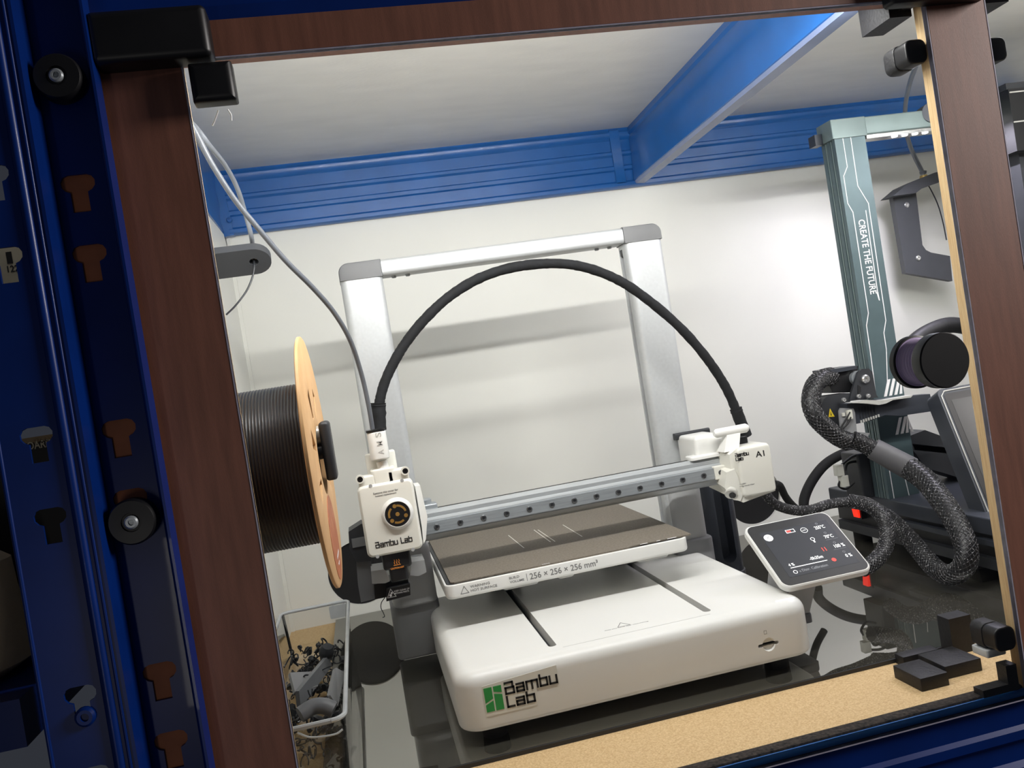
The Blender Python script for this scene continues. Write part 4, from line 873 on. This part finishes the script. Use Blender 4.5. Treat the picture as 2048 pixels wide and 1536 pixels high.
# ------------------------------------------------------------------ other things
th = thing('tool_holder', 'dark slotted half-round holder standing behind the right upright', 'holder', (372, 205, ZM))
a = at(1412, 985, y=190); hx = at(1452, 1090, y=190).x; zt = at(1450, 975, y=190).z
o = MB().lathe((hx, 205, ZM), Z, [(0, 26), (7, 26), (8, 24), (zt-ZM+6, 24), (zt-ZM+6, .1)], 40).build('body', 'slate', th)
cut(o, MB().rbox((hx-9.5, 165, ZM+22), (hx+9.5, 205, zt+20), 9, seg=6, axis='y'))
bd = [('low black printed block nearest the camera, on the chipboard', 352, 378, -213, -177, 11), ('wide low black printed block right of the front one', 383, 418, -203, -168, 11), ('low black printed block behind the others, touching the mirror edge', 372, 408, -163, -150.4, 9)]
for lab, x0, x1, y0, y1, hh in bd:
    tag(MB().rbox((x0, y0, ZF), (x1, y1, ZF+hh), .6, .6, .3, 2).build('printed_block', 'black_print'), lab, 'block', 'black printed blocks on the chipboard')
bk = MB(); x0 = at(1908, 1300, y=-165).x
tag(MB().prism([(417.5, ZF), (433, ZF), (433, ZF+32), (412, ZF+36), (412, ZF+20)] if 0 else [(-164, ZF), (-148, ZF), (-148, ZF+33), (-164, ZF+33)], x0, x0+22, 'x').build('printed_block', 'black_print'), 'tall upright black printed block behind the low ones', 'block', 'black printed blocks on the chipboard')
# second bay, seen as a sliver at the right
q = thing('dark_case', 'black case with two thin pale lines behind the right door', 'case', (780, 150, ZM))
a, b = at(2016, 178, y=90), at(2048, 300, y=90)
MB().box((a.x, 90, b.z), (a.x+160, 210, a.z)).build('body', 'black_plastic', q)
for py in (184, 244):
    zz = at(2030, py, y=90).z; MB().box((a.x+1, 89, zz-.8), (a.x+160, 90.2, zz+.8)).build('trim_line', 'pale_metal', q)
MB().box((a.x-.5, 92, a.z), (a.x+160, 210, a.z+8)).build('lid', 'charcoal', q)
MB().box((a.x+20, 110, ZM), (a.x+50, 160, b.z)).build('stand', 'charcoal', q)
# the neighbouring shelf at the far left
ns = thing('neighbour_shelf', 'dark blue shelf with a pale edge at the lower left corner', 'shelf', (-420, -150, 18))
MB().box((-700, -270, 18), (-292, 390, 48)).build('board', 'blue_paint_dim', ns)
c = at(5, 1230, y=-150)
m = MB(); KH = .78; prof = [(0, 50), (10, 61), (60, 64), (100, 58), (122, 38), (129, 12)]
m.lathe((-374, -202, 48.3), Z, [(0, .1)]+[(h*KH, r0) for h, r0 in prof]+[(130*KH, .1)], 28); o = m.build('cream_sack', 'sack')
for v in o.data.vertices: v.co.x *= 1+.05*math.sin(v.co.z*90+v.co.y*60); v.co.y *= 1+.06*math.sin(v.co.z*70)
tag(o, 'cream cloth sack behind the posts at the lower left', 'sack')
kx = thing('dark_carton', 'dark carton with pale lettering seen through the left post', 'box', (-340, -80, 40))
a = at(40, 905, y=-140)
MB().box((a.x-150, -140, 60), (a.x+45, 60, a.z+6)).build('body', 'dark_box', kx)
MB().box((a.x-150, -140, a.z+6), (a.x+45, 60, a.z+10)).build('lid', 'kraft', kx)
text('BOARD P', 'carton_text', 'paper', kx, at(46, 902, y=-140.2), X, Z, 26, 6, .2); text('TITANIUM', 'carton_text', 'kraft', kx, at(66, 888, y=-140.2), X, Z, 22, 4, .2)
MB().box((a.x-160, -135, 49), (a.x+60, 300, 60)).build('shelf_board', 'dark_box', kx)
pc = thing('paper_box', 'pale paper box with dark figures seen through the left post', 'box', (-350, -80, 240))
a = at(30, 500, y=-140)
MB().box((a.x-80, -140, a.z-30), (a.x+10, 40, a.z+10)).build('body', 'paper', pc)
text('1', 'box_text', 'ink_black', pc, at(15, 528, y=-140.2), X, Z, 4, 9, .2); text('1222', 'box_text', 'ink_black', pc, at(16, 545, y=-140.2), X, Z, 11, 5, .2)
MB().box((a.x-90, -150, a.z-45), (a.x+40, 300, a.z-30)).build('shelf_board', 'dark_box', pc)
